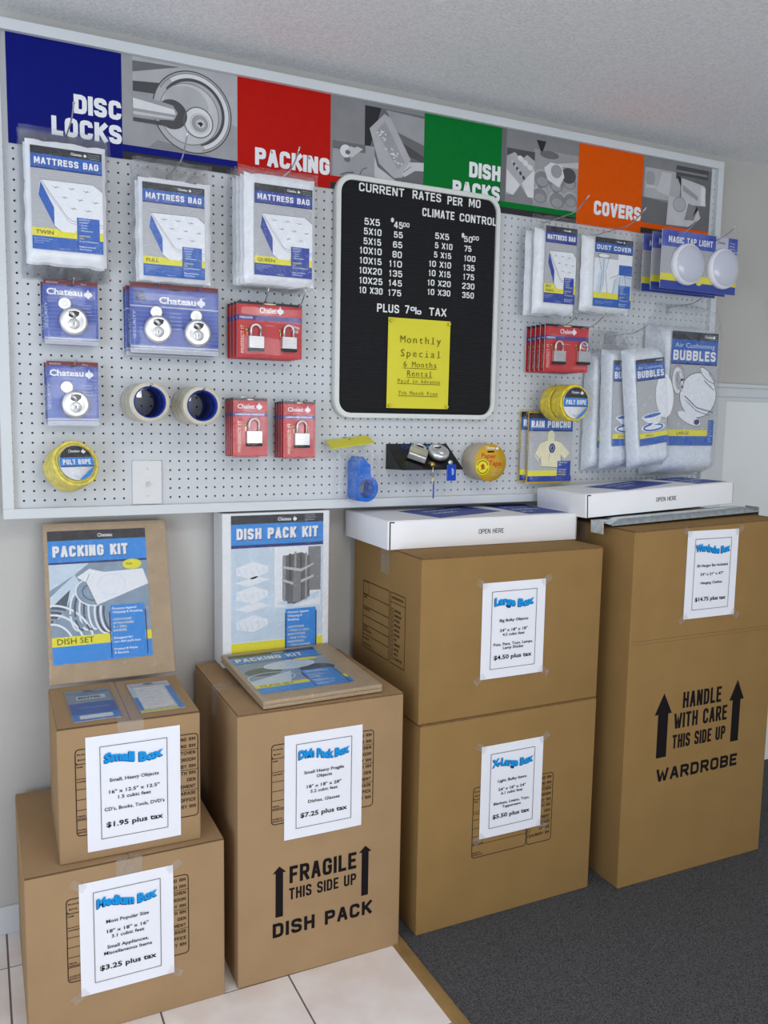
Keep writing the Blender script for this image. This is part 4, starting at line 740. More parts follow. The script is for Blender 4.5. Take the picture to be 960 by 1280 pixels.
# ------------------------------------------------------------------ light switch
sw = T('light_switch', 'white toggle light switch plate at the bottom edge of the pegboard', 'light switch', (12.45, 0, -.7))
b = MB(); b.box(-1.6, -.28, 0, 1.6, -.02, 4.8, 'bone', .12, 3); b.build('plate', sw)
b = MB(); b.box(-.22, -.33, 1.9, .22, -.25, 2.95, 'offwhite', .03); b.xf = Matrix.Translation((0, -.3, 2.4)) @ Matrix.Rotation(.5, 4, 'X'); b.box(-.14, -.55, -.13, .14, 0, .13, 'bone', .04); b.build('toggle', sw)
for z in (.9, 3.9):
    b = MB(); b.lathe([(0, -.34), (.1, -.33), (.13, -.28), (.13, -.2)], 'bone', 12, c=(0, 0, z)); b.build('screw', sw)

# ------------------------------------------------------------------ tape dispenser in a bag
td = T('tape_dispenser', 'blue hand tape dispenser in a clear bag with yellow folded header', 'tape dispenser', (36.2, -1.1, -.9))
b = MB()
prof = [(.6, 5.4), (0, 4.7), (0, .5), (.35, .08)]
rc = (1.25, 1.57); R = 1.6
for k in range(13): a_ = -PI/2-.1+(PI*.92)*k/12; prof.append((rc[0]+R*math.cos(a_), rc[1]+R*math.sin(a_)))
prof += [(1.8, 3.3), (1.74, 4.3)]
M1 = Matrix.Translation((-.15, -1.1, .08)) @ Matrix.Rotation(math.radians(8), 4, 'Z')
b.xf = M1
n = len(prof); hole = [(rc[0]+1.05*math.cos(2*PI*k/24), rc[1]+1.15*math.sin(2*PI*k/24)) for k in range(24)]
bm = bmesh.new(); vo = [bm.verts.new((x, 0, z)) for x, z in prof]; vh = [bm.verts.new((x, 0, z)) for x, z in hole]
eds = [bm.edges.new((vo[i], vo[(i+1) % n])) for i in range(n)]+[bm.edges.new((vh[i], vh[(i+1) % 24])) for i in range(24)]
bmesh.ops.triangle_fill(bm, edges=eds, use_beauty=True, use_dissolve=False, normal=(0, -1, 0)); bm.verts.index_update()
pv = [v.co.copy() for v in bm.verts]; pf = [[v.index for v in f.verts] for f in bm.faces]; bm.free()
b.add([(v.x, -1.3, v.z) for v in pv], pf, 'dispblue'); b.add([(v.x, 1.1, v.z) for v in pv], [f[::-1] for f in pf], 'dispblue')
for loop in (prof, hole):
    L = len(loop); b.add([(x, -1.3, z) for x, z in loop]+[(x, 1.1, z) for x, z in loop], [(i, (i+1) % L, L+(i+1) % L, L+i) for i in range(L)], 'dispblue')
b.build('dispenser_body', td)
b = MB(); b.xf = M1; b.box(.52, -1.2, 5.36, .68, 1.0, 5.52, 'steel'); b.build('cutter', td)
b = MB(); b.xf = Matrix.Translation((-.35, -.6, 7.15)) @ Matrix.Rotation(-.13, 4, 'Y') @ Matrix.Rotation(math.radians(-68), 4, 'X'); b.box(-2.75, -.06, -1.2, 2.75, .06, 1.0, 'yellowcard', .03); b.build('header_card', td)
b = MB(); b.pillow(-1.6, 3.2, -.15, 7.2, .32, 3.0, 'filmcrisp', 18, 22, .2, .2, 31, (-2.6, 2.6)); b.build('film_bag', td)
hook(35.9, 6.4, 1.6, .2, 'short wire hook holding the bagged blue tape dispenser')

# ------------------------------------------------------------------ lock display ledge
ds = T('display_stand', 'sloping black display ledge on the pegboard carrying two sample locks', 'display stand', (45.8, -.02, 2.9))
b = MB(); b.add([(-4.3, 0, 3.05), (4.3, 0, 3.05), (4.55, -3.9, .12), (-4.0, -3.9, .12), (-4.3, 0, 2.93), (4.3, 0, 2.93), (4.55, -3.9, 0), (-4.0, -3.9, 0)], [(3, 2, 1, 0), (4, 5, 6, 7), (0, 1, 5, 4), (1, 2, 6, 5), (2, 3, 7, 6), (3, 0, 4, 7)], 'black')
sl = Vector((0, -3.9, -2.93)).normalized(); a = Art(b, (-4.3, 0, 3.05), (1, 0, 0), -sl, .01); a.text('Chateau', 1.9, -1.0, .7, 'rblue', 1, 3.2, 'l', .03); emblem(a, 5.7, -1.1, .95, 'lblue2', 1)
b.build('ledge', ds)
b = MB(); b.add([(-4.3, 0, 3.0), (-4.3, 0, -.1), (-4.05, -3.85, .05), (-4.25, 0, 3.0), (-4.25, 0, -.1), (-4.0, -3.85, .05)], [(0, 1, 2), (5, 4, 3), (0, 3, 4, 1), (1, 4, 5, 2), (2, 5, 3, 0)], 'black'); b.build('side_cheek', ds)
b = MB(); b.box(-4.3, -.06, -.1, 4.3, 0, 3.0, 'black'); b.build('back_plate', ds)
SL = Matrix.Translation((44.85, -2.0, 4.53)) @ Matrix.Rotation(math.radians(-53.1), 4, 'X') @ Matrix.Rotation(.55, 4, 'Y')
pl = T('padlock', 'rectangular silver padlock lying on the black display ledge with blue-tagged key', 'padlock', (44.85, -2.0, 4.6))
MS = Matrix.Translation((-44.85, 2.0, -4.53)) @ SL
b = MB(); b.xf = MS; b.box(-1.15, -.95, -1.4, 1.15, -.08, .55, 'steel', .12, 3); [b.box(-1.17, -.97, z, 1.17, -.06, z+.02, 'steeldk') for z in (-1.0, .15)]; b.build('body', pl)
b = MB(); b.xf = MS; shackle(b, 0, .55, 2.3, -.5, 1.15, .17); b.build('shackle', pl)
b = MB(); b.lathe([(0, -.5), (.3, -.48), (.33, -.3), (.33, .2)], 'brass', 20, c=(.85, -2.15, -1.0)); b.build('key_cylinder', pl)
b = MB(); b.tube([(.9, -2.5, -1.0), (.95, -2.35, -2.0), (1.0, -2.3, -2.9)], .05, 'steel', 6); b.xf = Matrix.Translation((1.0, -2.35, -2.3)) @ Matrix.Rotation(.9, 4, 'Z'); small_key(b, 0, 0, 0, 'brass', 1.1); o = b.build('key', pl)
b = MB(); b.xf = Matrix.Translation((1.1, -2.35, -4.1)) @ Matrix.Rotation(1.0, 4, 'Z'); b.box(-.5, -.07, -1.05, .5, .07, 1.05, 'keyblue', .06, 2); a = Art(b, (-.5, -.07, -1.05)); a.ring(.5, 1.2, .22, .35, .07, 'lpale', 1); b.build('key_tag', o)
dk = T('disc_lock', 'round chrome disc lock on the black display ledge with blue-tagged key', 'disc lock', (47.75, -1.9, 4.6))
b = MB(); b.xf = Matrix.Rotation(math.radians(-53), 4, 'X'); b.lathe([(0, -.85), (.8, -.86), (1.05, -.95), (1.3, -.8), (1.38, -.45), (1.3, -.1), (0, -.05)], 'steel', 40); b.build('body', dk)
b = MB(); b.xf = Matrix.Rotation(math.radians(-53), 4, 'X'); b.prism([(-.5, .45), (-.2, .3), (.2, .3), (.5, .5), (.4, .95), (-.4, .95)], -.9, -.8, 'steeldk'); b.tube([(-.6, -.92, .7), (0, -.95, .6), (.55, -.92, .75)], .16, 'steel', 8); b.build('shackle', dk)
b = MB(); b.xf = Matrix.Rotation(math.radians(-53), 4, 'X'); b.lathe([(0, -1.0), (.3, -1.0), (.42, -.9), (.45, -.8)], 'steel', 20, c=(.15, 0, -.35)); b.build('key_cylinder', dk)
b = MB(); b.xf = Matrix.Translation((.6, -2.3, -.9)); small_key(b, 0, .1, 0, 'steel', 1.1); o = b.build('key', dk)
b = MB(); b.xf = Matrix.Translation((.75, -2.3, -2.0)) @ Matrix.Rotation(.15, 4, 'Z'); b.box(-.72, -.08, -1.05, .72, .08, .95, 'keyblue', .07, 2); a = Art(b, (-.72, -.08, -1.05)); a.ring(.8, 1.1, .2, .35, .1, 'lpale', 1, 14, -PI/2, PI/2); a.line([(.8, .75), (.75, 1.5)], .1, 'lpale', 1); b.build('key_tag', o)

# ------------------------------------------------------------------ paper tape
pt = T('paper_tape_roll', 'wide roll of beige paper tape with a gold label disc, below the letter board', 'tape roll', (54.75, -3.25, 3.68))
b = MB(); b.lathe([(1.5, 0), (2.36, .01), (2.4, .06), (2.4, 2.94), (2.36, 3.0), (1.5, 3.0), (1.5, 0)], 'papertape', 48); b.build('tape', pt)
b = MB(); b.lathe([(0, -.05), (2.38, -.05), (2.38, 0), (0, 0)], 'gold', 48); a = Art(b, (0, -.05, 0), E=.008)
logo(a, -.75, 1.72, .36); emblem(a, .95, 1.6, .5, 'white'); a.rect(-.5, 1.3, .5, 1.5, 'ink', 1)
a.text('Paper', -1.4, .62, .62, 'redink', 2, 2.2, 'l', .02, rot=-.06); a.text('Tape', -.3, -.35, .68, 'redink', 2, 2.0, 'l', .02, rot=-.06); a.ell(-1.15, -.55, .98, .98, 'lyellow', 1); a.ring(-1.15, -.55, .8, .8, .1, 'inkbrown', 2, 20, .3, 2.8); a.ring(-1.15, -.55, .8, .8, .1, 'inkbrown', 2, 20, 3.4, 6); a.ell(-1.15, -.45, .28, .3, 'redink', 2); a.line([(-1.4, -.85), (-.8, -.7)], .1, 'inkbrown', 2)
for i in range(4): a.text('Gummed paper carton sealing', .15, -.95-.24*i, .13, 'lcream', 2, (1.6, 1.5, 1.3, .9)[i])
b.build('label', pt)
hook(54.75, 5.1, 2.9, .1, 'wire hook inside the beige paper tape roll')

# ------------------------------------------------------------------ rain ponchos
rp = bag('rain_poncho', 'bagged rain poncho with blue label under the bright yellow rope, front one', 'rain poncho', 61.7, 69.4, .5, 10.5, -1.0, .33, (61.9, 69.1, .95, 10.1), art_poncho, (61.9, 69.1, .7, 10.2), 'rain ponchos', fm='filmcrisp', seed=41, cm='poncho', cname='folded_poncho')
dup(rp, (-.75, .72, .15), 'yellow bagged rain poncho tucked behind the front poncho, against the pegboard')
hook(65.4, 10.3, 2.2, .1, 'short wire hook through the rain poncho bags under the rope')

# ------------------------------------------------------------------ dark round thing at the edge of the photo
b = MB(); b.lathe([(0, -.7), (4.6, -.75), (5.2, -1.0), (5.7, -.8), (5.8, -.3), (5.7, 0), (0, 0)], 'darkdisc', 56)
tag(b.build('wall_ornament', loc=(117.4, WY-.05, 27.9)), 'dark round disc fixed to the wall above the white wainscot, beyond the pegboard', 'wall decoration')

# ================================================================== CARTONS
ROOMS = ['LIVING RM', 'DINING RM', 'KITCHEN', 'BEDROOM', 'BABY RM', 'BATH RM', 'DEN', 'BASEMENT', 'GARAGE', 'OFFICE', 'LAUNDRY RM']
def checklist(a, u0, v0, u1, v1, split=None, m='inkbrown'):
    w = u1-u0; h = v1-v0; s = u0+w*(split or .68)
    a.rrect(u0, v0, s-.1, v1, .35, .09, m); a.rrect(s+.05, v0, u1, v1, .35, .09, m)
    a.rrect(u0, v1-h*.17, u0+w*.13, v1, .3, .07, m); a.text('PLACE', u0+.15, v1-h*.07, h*.02, m, 2, w*.09, 'l', .03); a.text('BOX', u0+.2, v1-h*.13, h*.02, m, 2, w*.07, 'l', .03)
    for i, f in enumerate((.17, .34, .46, .58, .70, .82)): a.line([(u0, v1-h*f), (s-.1, v1-h*f)], .06, m)
    for t, f in (('NAME', .2), ('CONTENTS', .37), ('SPECIAL', .77), ('INSTRUCTIONS', .80), ('PACKED BY', .93), ('MOVING DATE', .96)): a.text(t, u0+.1, v1-h*f-h*.012, h*.018, m, 2, None, 'l', .03)
    n = len(ROOMS); r = h/(n+1.2)
    for i, t in enumerate(ROOMS):
        v = v1-r*(i+1); a.rrect(s+.2, v, s+.2+r*.5, v+r*.5, .06, .05, m); a.btext(t, u1-.25, v+.02, r*.5, m, 2, None, 'r', .2, .75)
    for i in (2, 5, 8): a.line([(s+.05, v1-r*i-r*.25), (u1, v1-r*i-r*.25)], .05, m)
def carton(label, x, y, z0, yaw_, w, d, h, group, seam='y', art=None, side=None, cm='card', rise=0):
    """corrugated box; x,y the near corner; seam = direction of the flap joint; rise lifts the far top corner"""
    root = T('cardboard_box', label, 'cardboard box', (x, y, z0), group, (0, 0, yaw_))
    b = MB(); bm = bmesh.new(); bmesh.ops.create_cube(bm, size=1)
    for v in bm.verts: v.co = Vector(((v.co.x+.5)*w, (v.co.y+.5)*d, (v.co.z+.5)*(h-.16)+(rise*(v.co.x+.5) if v.co.z > 0 else 0)))
    bmesh.ops.bevel(bm, geom=bm.edges[:], offset=.14, segments=3, profile=.5, affect='EDGES'); bm.verts.index_update()
    b.add([v.co.copy() for v in bm.verts], [[v.index for v in f.verts] for f in bm.faces], cm, True); bm.free()
    if art: art(Art(b, (0, 0, 0), E=.008), w, h)
    if side: side(Art(b, (0, d, 0), (0, -1, 0), (0, 0, 1), .008), d, h)
    body = b.build('carton_body', root)
    t0 = h-.16
    for k in range(2):
        b = MB()
        if seam == 'y': e = (.06+k*w/2, .05, w/2-.05+k*(w/2-.03), d-.08)
        else: e = (.06, .05+k*d/2, w-.06, d/2-.05+k*(d/2-.03))
        x0, y0, x1, y1 = e; rz = lambda q: rise*q/w
        b.add([(x0, y0, t0+rz(x0)), (x1, y0, t0+rz(x1)), (x1, y1, t0+rz(x1)), (x0, y1, t0+rz(x0)), (x0, y0, t0+.16+rz(x0)), (x1, y0, t0+.16+rz(x1)), (x1, y1, t0+.16+rz(x1)), (x0, y1, t0+.16+rz(x0))],
              [(4, 5, 6, 7)], cm)
        b.add([p for p in b.v[:8]], [(0, 1, 5, 4), (1, 2, 6, 5), (2, 3, 7, 6), (3, 0, 4, 7)], 'corrug' if seam == 'y' else 'cardedge')
        b.build('flap', root)
    b = MB(); q = .02
    if seam == 'y':
        b.box(w/2-1.2, -.03, h-3, w/2+1.2, -.012, h-.02, 'tapeclear'); b.box(w/2-1.2, -.02, h-.01+rise/2, w/2+1.2, d-.2, h+.012+rise/2, 'tapeclear')
    else:
        b.box(-.03, d/2-1.1, h-3.2, -.012, d/2+1.1, h-.02, 'tapeclear'); b.box(-.02, d/2-1.1, h-.01, w*.6, d/2+1.1, h+.012, 'tapeclear')
    b.build('packing_tape', root)
    return root
def arrow(a, u, v0, v1, wu, hw, hh): a.poly([(u-wu/2, v0), (u+wu/2, v0), (u+wu/2, v1-hh), (u+hw/2, v1-hh), (u, v1), (u-hw/2, v1-hh), (u-wu/2, v1-hh)], 'ink', 2)
def dish_art(a, w, h):
    checklist(a, 3.5, 16.9, 14.75, 25.3)
    arrow(a, 4.35, 6.8, 12.3, .8, 1.45, .7); arrow(a, 13.98, 6.87, 12.5, .8, 1.5, .7)
    a.btext('FRAGILE', 5.45, 10.2, 1.85, 'ink', 2, 7.5, 'l', .19); a.btext('THIS SIDE UP', 5.4, 8.4, 1.25, 'ink', 2, 7.55, 'l', .17); a.btext('DISH PACK', 3.65, 4.6, 1.55, 'ink', 2, 11.2, 'l', .225)
def ward_art(a, w, h):
    arrow(a, 5.98, 16.2, 24.55, 1.65, 2.8, 2.7); arrow(a, 18.55, 16.45, 24.8, 1.4, 2.6, 2.7)
    a.btext('HANDLE', 9.15, 22.2, 2.1, 'ink', 2, 6.6, 'l', .17); a.btext('WITH CARE', 7.85, 19.65, 2.0, 'ink', 2, 9.1, 'l', .17); a.btext('THIS SIDE UP', 7.75, 17.05, 1.8, 'ink', 2, 9.1, 'l', .17); a.btext('WARDROBE', 5.4, 13.05, 1.65, 'ink', 2, 13.9, 'l', .23)
    a.line([(.3, 31.6), (w-.3, 31.6)], .05, 'cardedge', 0); a.line([(.3, 31.2), (w-.3, 31.2)], .04, 'cardedge', 0)
def large_side(a, d, h):
    c = d-2.1   # distances measured back from the near edge
    a.rrect(d-15.0, 5.2, d-7.7, 13.5, .1, .1, 'inkbrown'); a.rrect(d-15.0, 11.9, d-13.4, 13.4, .05, .06, 'inkbrown')
    for i, v in enumerate((11.8, 10.3, 9.1, 8.0, 6.8)): a.line([(d-15.0, v), (d-7.7, v)], .09, 'inkbrown')
    for t, v in (('NAME', 11.4), ('CONTENTS', 9.9), ('SPECIAL', 7.6), ('INSTRUCTIONS', 7.2), ('PACKED BY', 6.2), ('MOVING DATE', 5.5)): a.text(t, d-14.8, v, .25, 'inkbrown', 2, None, 'l', .03)
    a.rrect(d-7.3, 5.2, d-3.6, 13.5, .1, .1, 'inkbrown'); a.line([(d-7.3, 12.4), (d-3.6, 12.4)], .07, 'inkbrown')
    for i, t in enumerate(ROOMS): a.rrect(d-7.0, 11.3-.56*i, d-6.6, 11.7-.56*i, .05, .06, 'inkbrown'); a.text(t, d-6.3, 11.35-.56*i, .3, 'inkbrown', 2, None, 'l', .03, .8)
    a.text('DESTINATION', d-7.0, 12.8, .3, 'inkbrown', 2, 2.9, 'l', .03)
med = carton('medium brown carton on the tile floor, beneath the smaller carton, lowest of that stack', -1.75, -16.48, -FZ, 0, 18.25, 18.66, 16.61, 'brown cardboard cartons', 'y', lambda a, w, h: checklist(a, 3.5, 5.6, 14.65, 13.75))
sml = carton('small brown carton stacked on the medium carton, propping up the dish set packing kit', 1.38, -15.44, -FZ+16.63, -.0157, 13.01, 12.28, 13.03, 'brown cardboard cartons', 'y', lambda a, w, h: checklist(a, 1.55, 2.55, 12.77, 10.85))
dsh = carton('tall brown dish pack carton printed fragile, on the tile beside the carpet edge', 17.89, -16.35, -FZ, -.0081, 18.24, 18.54, 28.89, 'brown cardboard cartons', 'x', dish_art)
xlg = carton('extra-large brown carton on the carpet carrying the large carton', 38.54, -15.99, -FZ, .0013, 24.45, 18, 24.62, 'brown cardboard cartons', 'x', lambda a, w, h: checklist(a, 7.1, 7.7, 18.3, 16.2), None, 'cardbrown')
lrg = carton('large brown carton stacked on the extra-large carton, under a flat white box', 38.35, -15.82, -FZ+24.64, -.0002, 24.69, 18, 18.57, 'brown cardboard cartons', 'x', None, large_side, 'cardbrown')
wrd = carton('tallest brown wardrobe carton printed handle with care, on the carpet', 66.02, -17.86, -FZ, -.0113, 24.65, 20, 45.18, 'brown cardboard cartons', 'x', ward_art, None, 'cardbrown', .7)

# ------------------------------------------------------------------ price sheets
def price_sheet(box, u, v, title, lines, price, label, z0, tw=5.0, lean=0, tabs=True, gap=None):
    x, y, yw = box
    root = T('price_sheet', label, 'price sheet', (x+u*math.cos(yw), y+u*math.sin(yw)-.06, z0+v), 'price sheets on cartons', (0, lean, yw))
    b = MB(); W, H = 8.6, 11.1
    b.grid(lambda p, q: (W*p, -.02-.05*math.sin(PI*p)*(1-q), H*q), 6, 6, 'paper', True)
    b.grid(lambda p, q: (W*(1-p), .0, H*q), 2, 2, 'paper')
    a = Art(b, (0, -.08, 0)); a.rrect(1.25, 1.1, W-1.25, H-1.05, .02, .05, 'inkgrey')
    wave = lambda f, yv: yv+.22*math.sin(f*2*PI*1.0+.4)
    for du, dv, m, l in ((-.06, -.07, 'wordartdk', 2), (0, 0, 'wordart', 3)): a.text(title, W/2+du, 8.3+dv, .95, m, l, tw, 'c', .06 if l == 3 else .065, 1, wave)
    for t, vv, hh, ww in lines: a.text(t, W/2, vv, hh, 'ink', 3, ww, 'c', .012)
    a.text(price, W/2, 2.15, .5, 'ink', 3, 5.2, 'c', .022)
    b.build('sheet', root)
    if tabs:
        for k, (tx, tz, r) in enumerate(((-.1, H-.1, .6), (W+.1, H-.1, -.6), (-.1, .1, -.6), (W+.1, .1, .6))):
            b = MB(); b.xf = Matrix.Translation((tx, -.085, tz)) @ Matrix.Rotation(r, 4, 'Y'); b.box(-.75, -.005, -.4, .75, .005, .4, 'tapefaint'); b.build('tape_tab', root)
    return root
price_sheet((1.38, -15.44, -.0157), 2.45, .82, 'Small Box', [('Small, Heavy Objects', 6.55, .33, 4.5), ('16" x 12.5" x 12.5"', 5.4, .33, 4.6), ('1.5 cubic feet', 4.8, .33, 3.0), ("CD's, Books, Tools, DVD's", 3.75, .33, 5.5)], '$1.95 plus tax', 'white price sheet with blue title taped on the small carton', -FZ+16.63, 5.4, tabs=False)
price_sheet((-1.75, -16.48, 0), 4.6, 3.93, 'Medium Box', [('Most Popular Size', 6.75, .33, 3.9), ('18" x 18" x 16"', 5.75, .33, 3.8), ('3.1 cubic feet', 5.2, .33, 3.0), ('Small Appliances,', 4.2, .33, 3.8), ('Miscellaneous Items', 3.6, .33, 4.4)], '$3.25 plus tax', 'white price sheet with blue title taped on the medium carton', -FZ, 5.5)
price_sheet((17.89, -16.35, -.0081), 4.83, 15.0, 'Dish Pack Box', [('Small Heavy Fragile', 6.75, .33, 4.4), ('Objects', 6.2, .33, 1.7), ('18" x 18" x 28"', 5.2, .33, 3.8), ('5.2 cubic feet', 4.65, .33, 3.0), ('Dishes, Glasses', 3.6, .33, 3.5)], '$7.25 plus tax', 'white price sheet with blue title taped on the dish pack carton', -FZ, 5.6, tabs=False)
price_sheet((38.35, -15.82, 0), 7.75, 4.2, 'Large Box', [('Big Bulky Objects', 6.5, .33, 3.9), ('24" x 18" x 18"', 5.35, .33, 3.8), ('4.5 cubic feet', 4.85, .33, 3.0), ('Pots, Pans, Toys, Lamps,', 3.75, .33, 5.4), ('Lamp Shades', 3.3, .33, 2.8)], '$4.50 plus tax', 'white price sheet with blue title taped on the large upper carton', -FZ+24.64, 5.4)
price_sheet((38.54, -15.99, 0), 8.0, 9.85, 'X-Large Box', [('Light, Bulky Items', 6.5, .33, 4.0), ('24" x 18" x 24"', 5.45, .33, 3.8), ('6.1 cubic feet', 4.95, .33, 3.0), ('Blankets, Linens, Toys,', 3.8, .33, 5.0), ('Tupperware', 3.3, .33, 2.6)], '$5.50 plus tax', 'white price sheet with blue title taped on the extra-large carton', -FZ, 5.7)
price_sheet((66.02, -17.86, -.0113), 8.3, 33.75, 'Wardrobe Box', [('2ft Hanger Bar Included', 6.5, .33, 5.2), ('24" x 21" x 47"', 5.4, .33, 3.9), ('Hanging Clothes', 4.3, .33, 3.6)], '$14.75 plus tax', 'white price sheet with blue title taped high on the wardrobe carton', -FZ, 5.8)

# ------------------------------------------------------------------ cards on the small carton
ZS = -FZ+16.63+13.03+.03
for (px, py, w, h, label, kind) in ((3.0, -14.4, 4.25, 9.2, 'blue glossy lock card lying flat on the small carton beside the tape strip', 0), (9.1, -14.2, 4.2, 9.0, 'pale glossy printed card lying flat on the small carton, white centre', 1)):
    root = T('printed_card', label, 'card', (px, py, ZS), 'glossy cards on the small carton', (0, 0, .0))
    b = MB(); b.box(0, 0, 0, w, h, .04, 'lwhite'); a = Art(b, (0, 0, .04), (1, 0, 0), (0, 1, 0), .006)
    a.rect(0, 0, w, h, 'lblue2' if not kind else 'lpale', 1); a.rect(0, h*.86, w, h, 'lmid' if not kind else 'lpale', 2); a.text('PROTECT YOUR GOODS', w*.05, h*.88, .3, 'redink' if kind else 'ldark', 3, w*.9); a.ell(w*.5, h*.95, w*.12, h*.03, 'ldark', 3)
    if not kind:
        a.rect(0, h*.55, w, h*.84, 'lmid', 2); a.rect(w*.2, h*.66, w*.85, h*.78, 'lpale', 3); a.text('MASTER', w*.25, h*.69, h*.06, 'ink', 4, w*.5, 'l', .03); a.rect(w*.15, h*.05, w*.85, h*.16, 'white', 3); a.rect(0, h*.2, w, h*.55, 'lblue', 2); a.text('STORE WITH CONFIDENCE', w*.2, h*.38, .22, 'lpale', 3, w*.65)
    else:
        a.rect(w*.12, h*.1, w*.82, h*.84, 'white', 2); a.rect(0, 0, w, h*.06, 'lyellow', 2); a.rect(w*.86, 0, w, h*.8, 'lblue2', 2); a.rect(0, h*.06, w*.1, h*.5, 'lblue2', 2)
        for i in range(9): a.text('Keep your belongings safe and dry', w*.17, h*(.76-.07*i), .16, 'lmid', 3, w*(.58-.05*(i % 3)))
    b.build('card', root)
    b = MB(); b.box(-.2, -.2, .07, w+.2, h+.2, .09, 'shrink'); b.build('clear_sleeve', root)

# ------------------------------------------------------------------ packing kits
def kit_label_dishes(a, w, h, kind):
    P = lambda *q: [(u*w, v*h) for u, v in q]
    a.rect(0, 0, w, h, 'lpale', 1); a.rect(0, h*.925, w, h, 'lblack', 2); logo(a, w*.5, h*.945, h*.028); a.rect(0, h*.76, w, h*.925, 'lblue2', 2); a.rect(0, h*.745, w, h*.76, 'lnavy', 2)
    a.btext('PACKING KIT', w*.05, h*.793, h*.085, 'ldark', 3, w*.76, 'l', .25); a.btext('PACKING KIT', w*.045, h*.8, h*.085, 'white', 4, w*.76, 'l', .24)
    if kind == 'DISH SET':
        a.rect(0, h*.19, w, h*.745, 'lmid', 1.5); a.poly(P((0, .745), (.4, .745), (.25, .66), (0, .55)), 'lpale', 2)
        a.poly(P((0, .5), (.25, .66), (.3, .6), (.1, .35), (0, .3)), 'lpale', 3); a.poly(P((0, .42), (.2, .55), (.15, .4), (0, .3)), 'ldark', 4)
        for i in range(5): a.ring(.0*w, .1*h, (.22+.05*i)*w, (.2+.035*i)*h, .22, 'lwhite' if i % 2 == 0 else 'lmid', 5, 18, .2, PI/2)
        for i in range(5): a.ring((.26+.045*i)*w, .38*h, .07*w, .14*h, .2, 'lwhite' if i % 2 == 0 else 'ldark', 5, 18, PI*.55, PI*1.5)
        for i in range(4): a.ring((.55+.03*i)*w, .36*h, .12*w, .16*h, .2, 'lwhite' if i % 2 == 0 else 'ldark', 5, 18, PI*.55, PI*1.5)
        a.ell(.42*w, .52*h, .17*w, .1*h, 'lmid', 6, rot=-.3); a.ring(.42*w, .52*h, .17*w, .1*h, .14, 'lwhite', 7, rot=-.3); a.ring(.42*w, .52*h, .1*w, .06*h, .1, 'ldark', 7, rot=-.3)
        a.poly(P((.27, .64), (.4, .7), (.55, .67), (.95, .68), (1, .56), (.46, .42), (.36, .6)), 'lwhite', 8); a.poly(P((.46, .42), (1, .56), (1, .5), (.8, .42), (.6, .4)), 'lmid', 8); a.line(P((.4, .66), (.36, .6), (.46, .42)), .05, 'ldark', 9); a.ring(.62*w, .57*h, .14*w, .08*h, .04, 'lpale', 9)
        a.ell(.84*w, .72*h, .1*w, .04*h, 'lyellow', 9); a.text('Pads', .78*w, .715*h, h*.018, 'inkgrey', 10)
    else:
        a.rect(0, h*.2, w, h*.745, 'lmid', 1.5); a.ell(.55*w, .6*h, .28*w, .1*h, 'lpale', 3); a.ring(.55*w, .6*h, .28*w, .1*h, .12, 'white', 4); a.ell(.22*w, .5*h, .2*w, .1*h, 'ldark', 2); a.ell(.8*w, .45*h, .2*w, .1*h, 'ldark', 2); a.ring(.25*w, .35*h, .25*w, .12*h, .14, 'lpale', 3)
        a.poly(P((0, .3), (.5, .45), (.4, .2), (0, .2)), 'lpale', 2); a.ell(.78*w, .7*h, .14*w, .04*h, 'lyellow', 5); a.poly(P((.3, .66), (.6, .72), (.8, .6), (.5, .5)), 'white', 3)
    a.rect(0, 0, w, h*.13, 'lblue2', 8); a.rect(0, h*.13, w, h*.2, 'lyellow', 8); a.text(kind, w*.05, h*.145, h*.042, 'ink', 9, w*.36)
    small_lines(a, w*.05, h*.05, w*.25, h*.04, 2); a.line([(w*.58, h*.02), (w*.58, h*.36)], .12, 'lnavy', 9); a.line([(w*.95, h*.02), (w*.95, h*.36)], .12, 'lnavy', 9); a.rect(w*.59, h*.01, w*.94, h*.41, 'lblue2', 9)
    for i, (t, m) in enumerate((('Protects Against', 'white'), ('Chipping & Breaking', 'white'), ('', 'white'), ('CONTAINS', 'lcream'), ('29 POUCHES', 'lcream'), ('& 1 CELL', 'lcream'), ('DIVIDER', 'lcream'), ('', ''), ('Designed for', 'white'), ('our dish pack box', 'white'), ('', ''), ('Protect 8 Plates', 'white'), ('8 Saucers', 'white'))):
        if t: a.text(t, w*.61, h*(.375-.028*i), h*.017, m, 10, None, 'l', .02, 1.15)
def flat_kit(name, label, w, h, th, kind, loc, rot):
    """built lying down: x width, y length, z thickness"""
    root = T(name, label, 'packing kit', loc, 'packing kits', rot)
    b = MB(); b.box(0, 0, 0, w, h, th*.45, 'chipboard', .08, 2); b.box(.1, .1, th*.45, w-.1, h-.1, th*.5, 'cardedge'); b.box(0, 0, th*.5, w, h, th, 'chipboard', .08, 2); b.build('folded_cardboard', root)
    b = MB(); a = Art(b, (w*.03, h*.12, th), (1, 0, 0), (0, 1, 0), .006); kit_label_dishes(a, w*.79, h*.83, kind); b.build('label_sheet', root)
    b = MB(); b.box(-.12, -.12, -.06, w+.12, h+.12, th+.12, 'shrink', .25, 3, True); b.build('shrink_wrap', root)
    return root
lean = math.atan2(4.6, 16.3)
flat_kit('packing_kit', 'shrink-wrapped dish set packing kit leaning against the wall on the small carton', 12.9, 17.0, .7, 'DISH SET', (1.8, -2.55+.2, -FZ+16.63+13.09), (PI/2-lean, 0, 0))
ZD = -FZ+28.89
dk_ = T('dish_pack_kit', 'white dish pack kit box standing upright on the dish pack carton against the wall', 'packing kit', (20.55, -1.0, ZD+.06))
W, H, D = 13.1, 18.0, 3.9
b = MB(); b.box(0, 0, 0, W, D, H, 'boxwhite', .1, 2)
a = Art(b, (0, 0, 0), E=.006)
u0, u1 = 1.0, 12.3
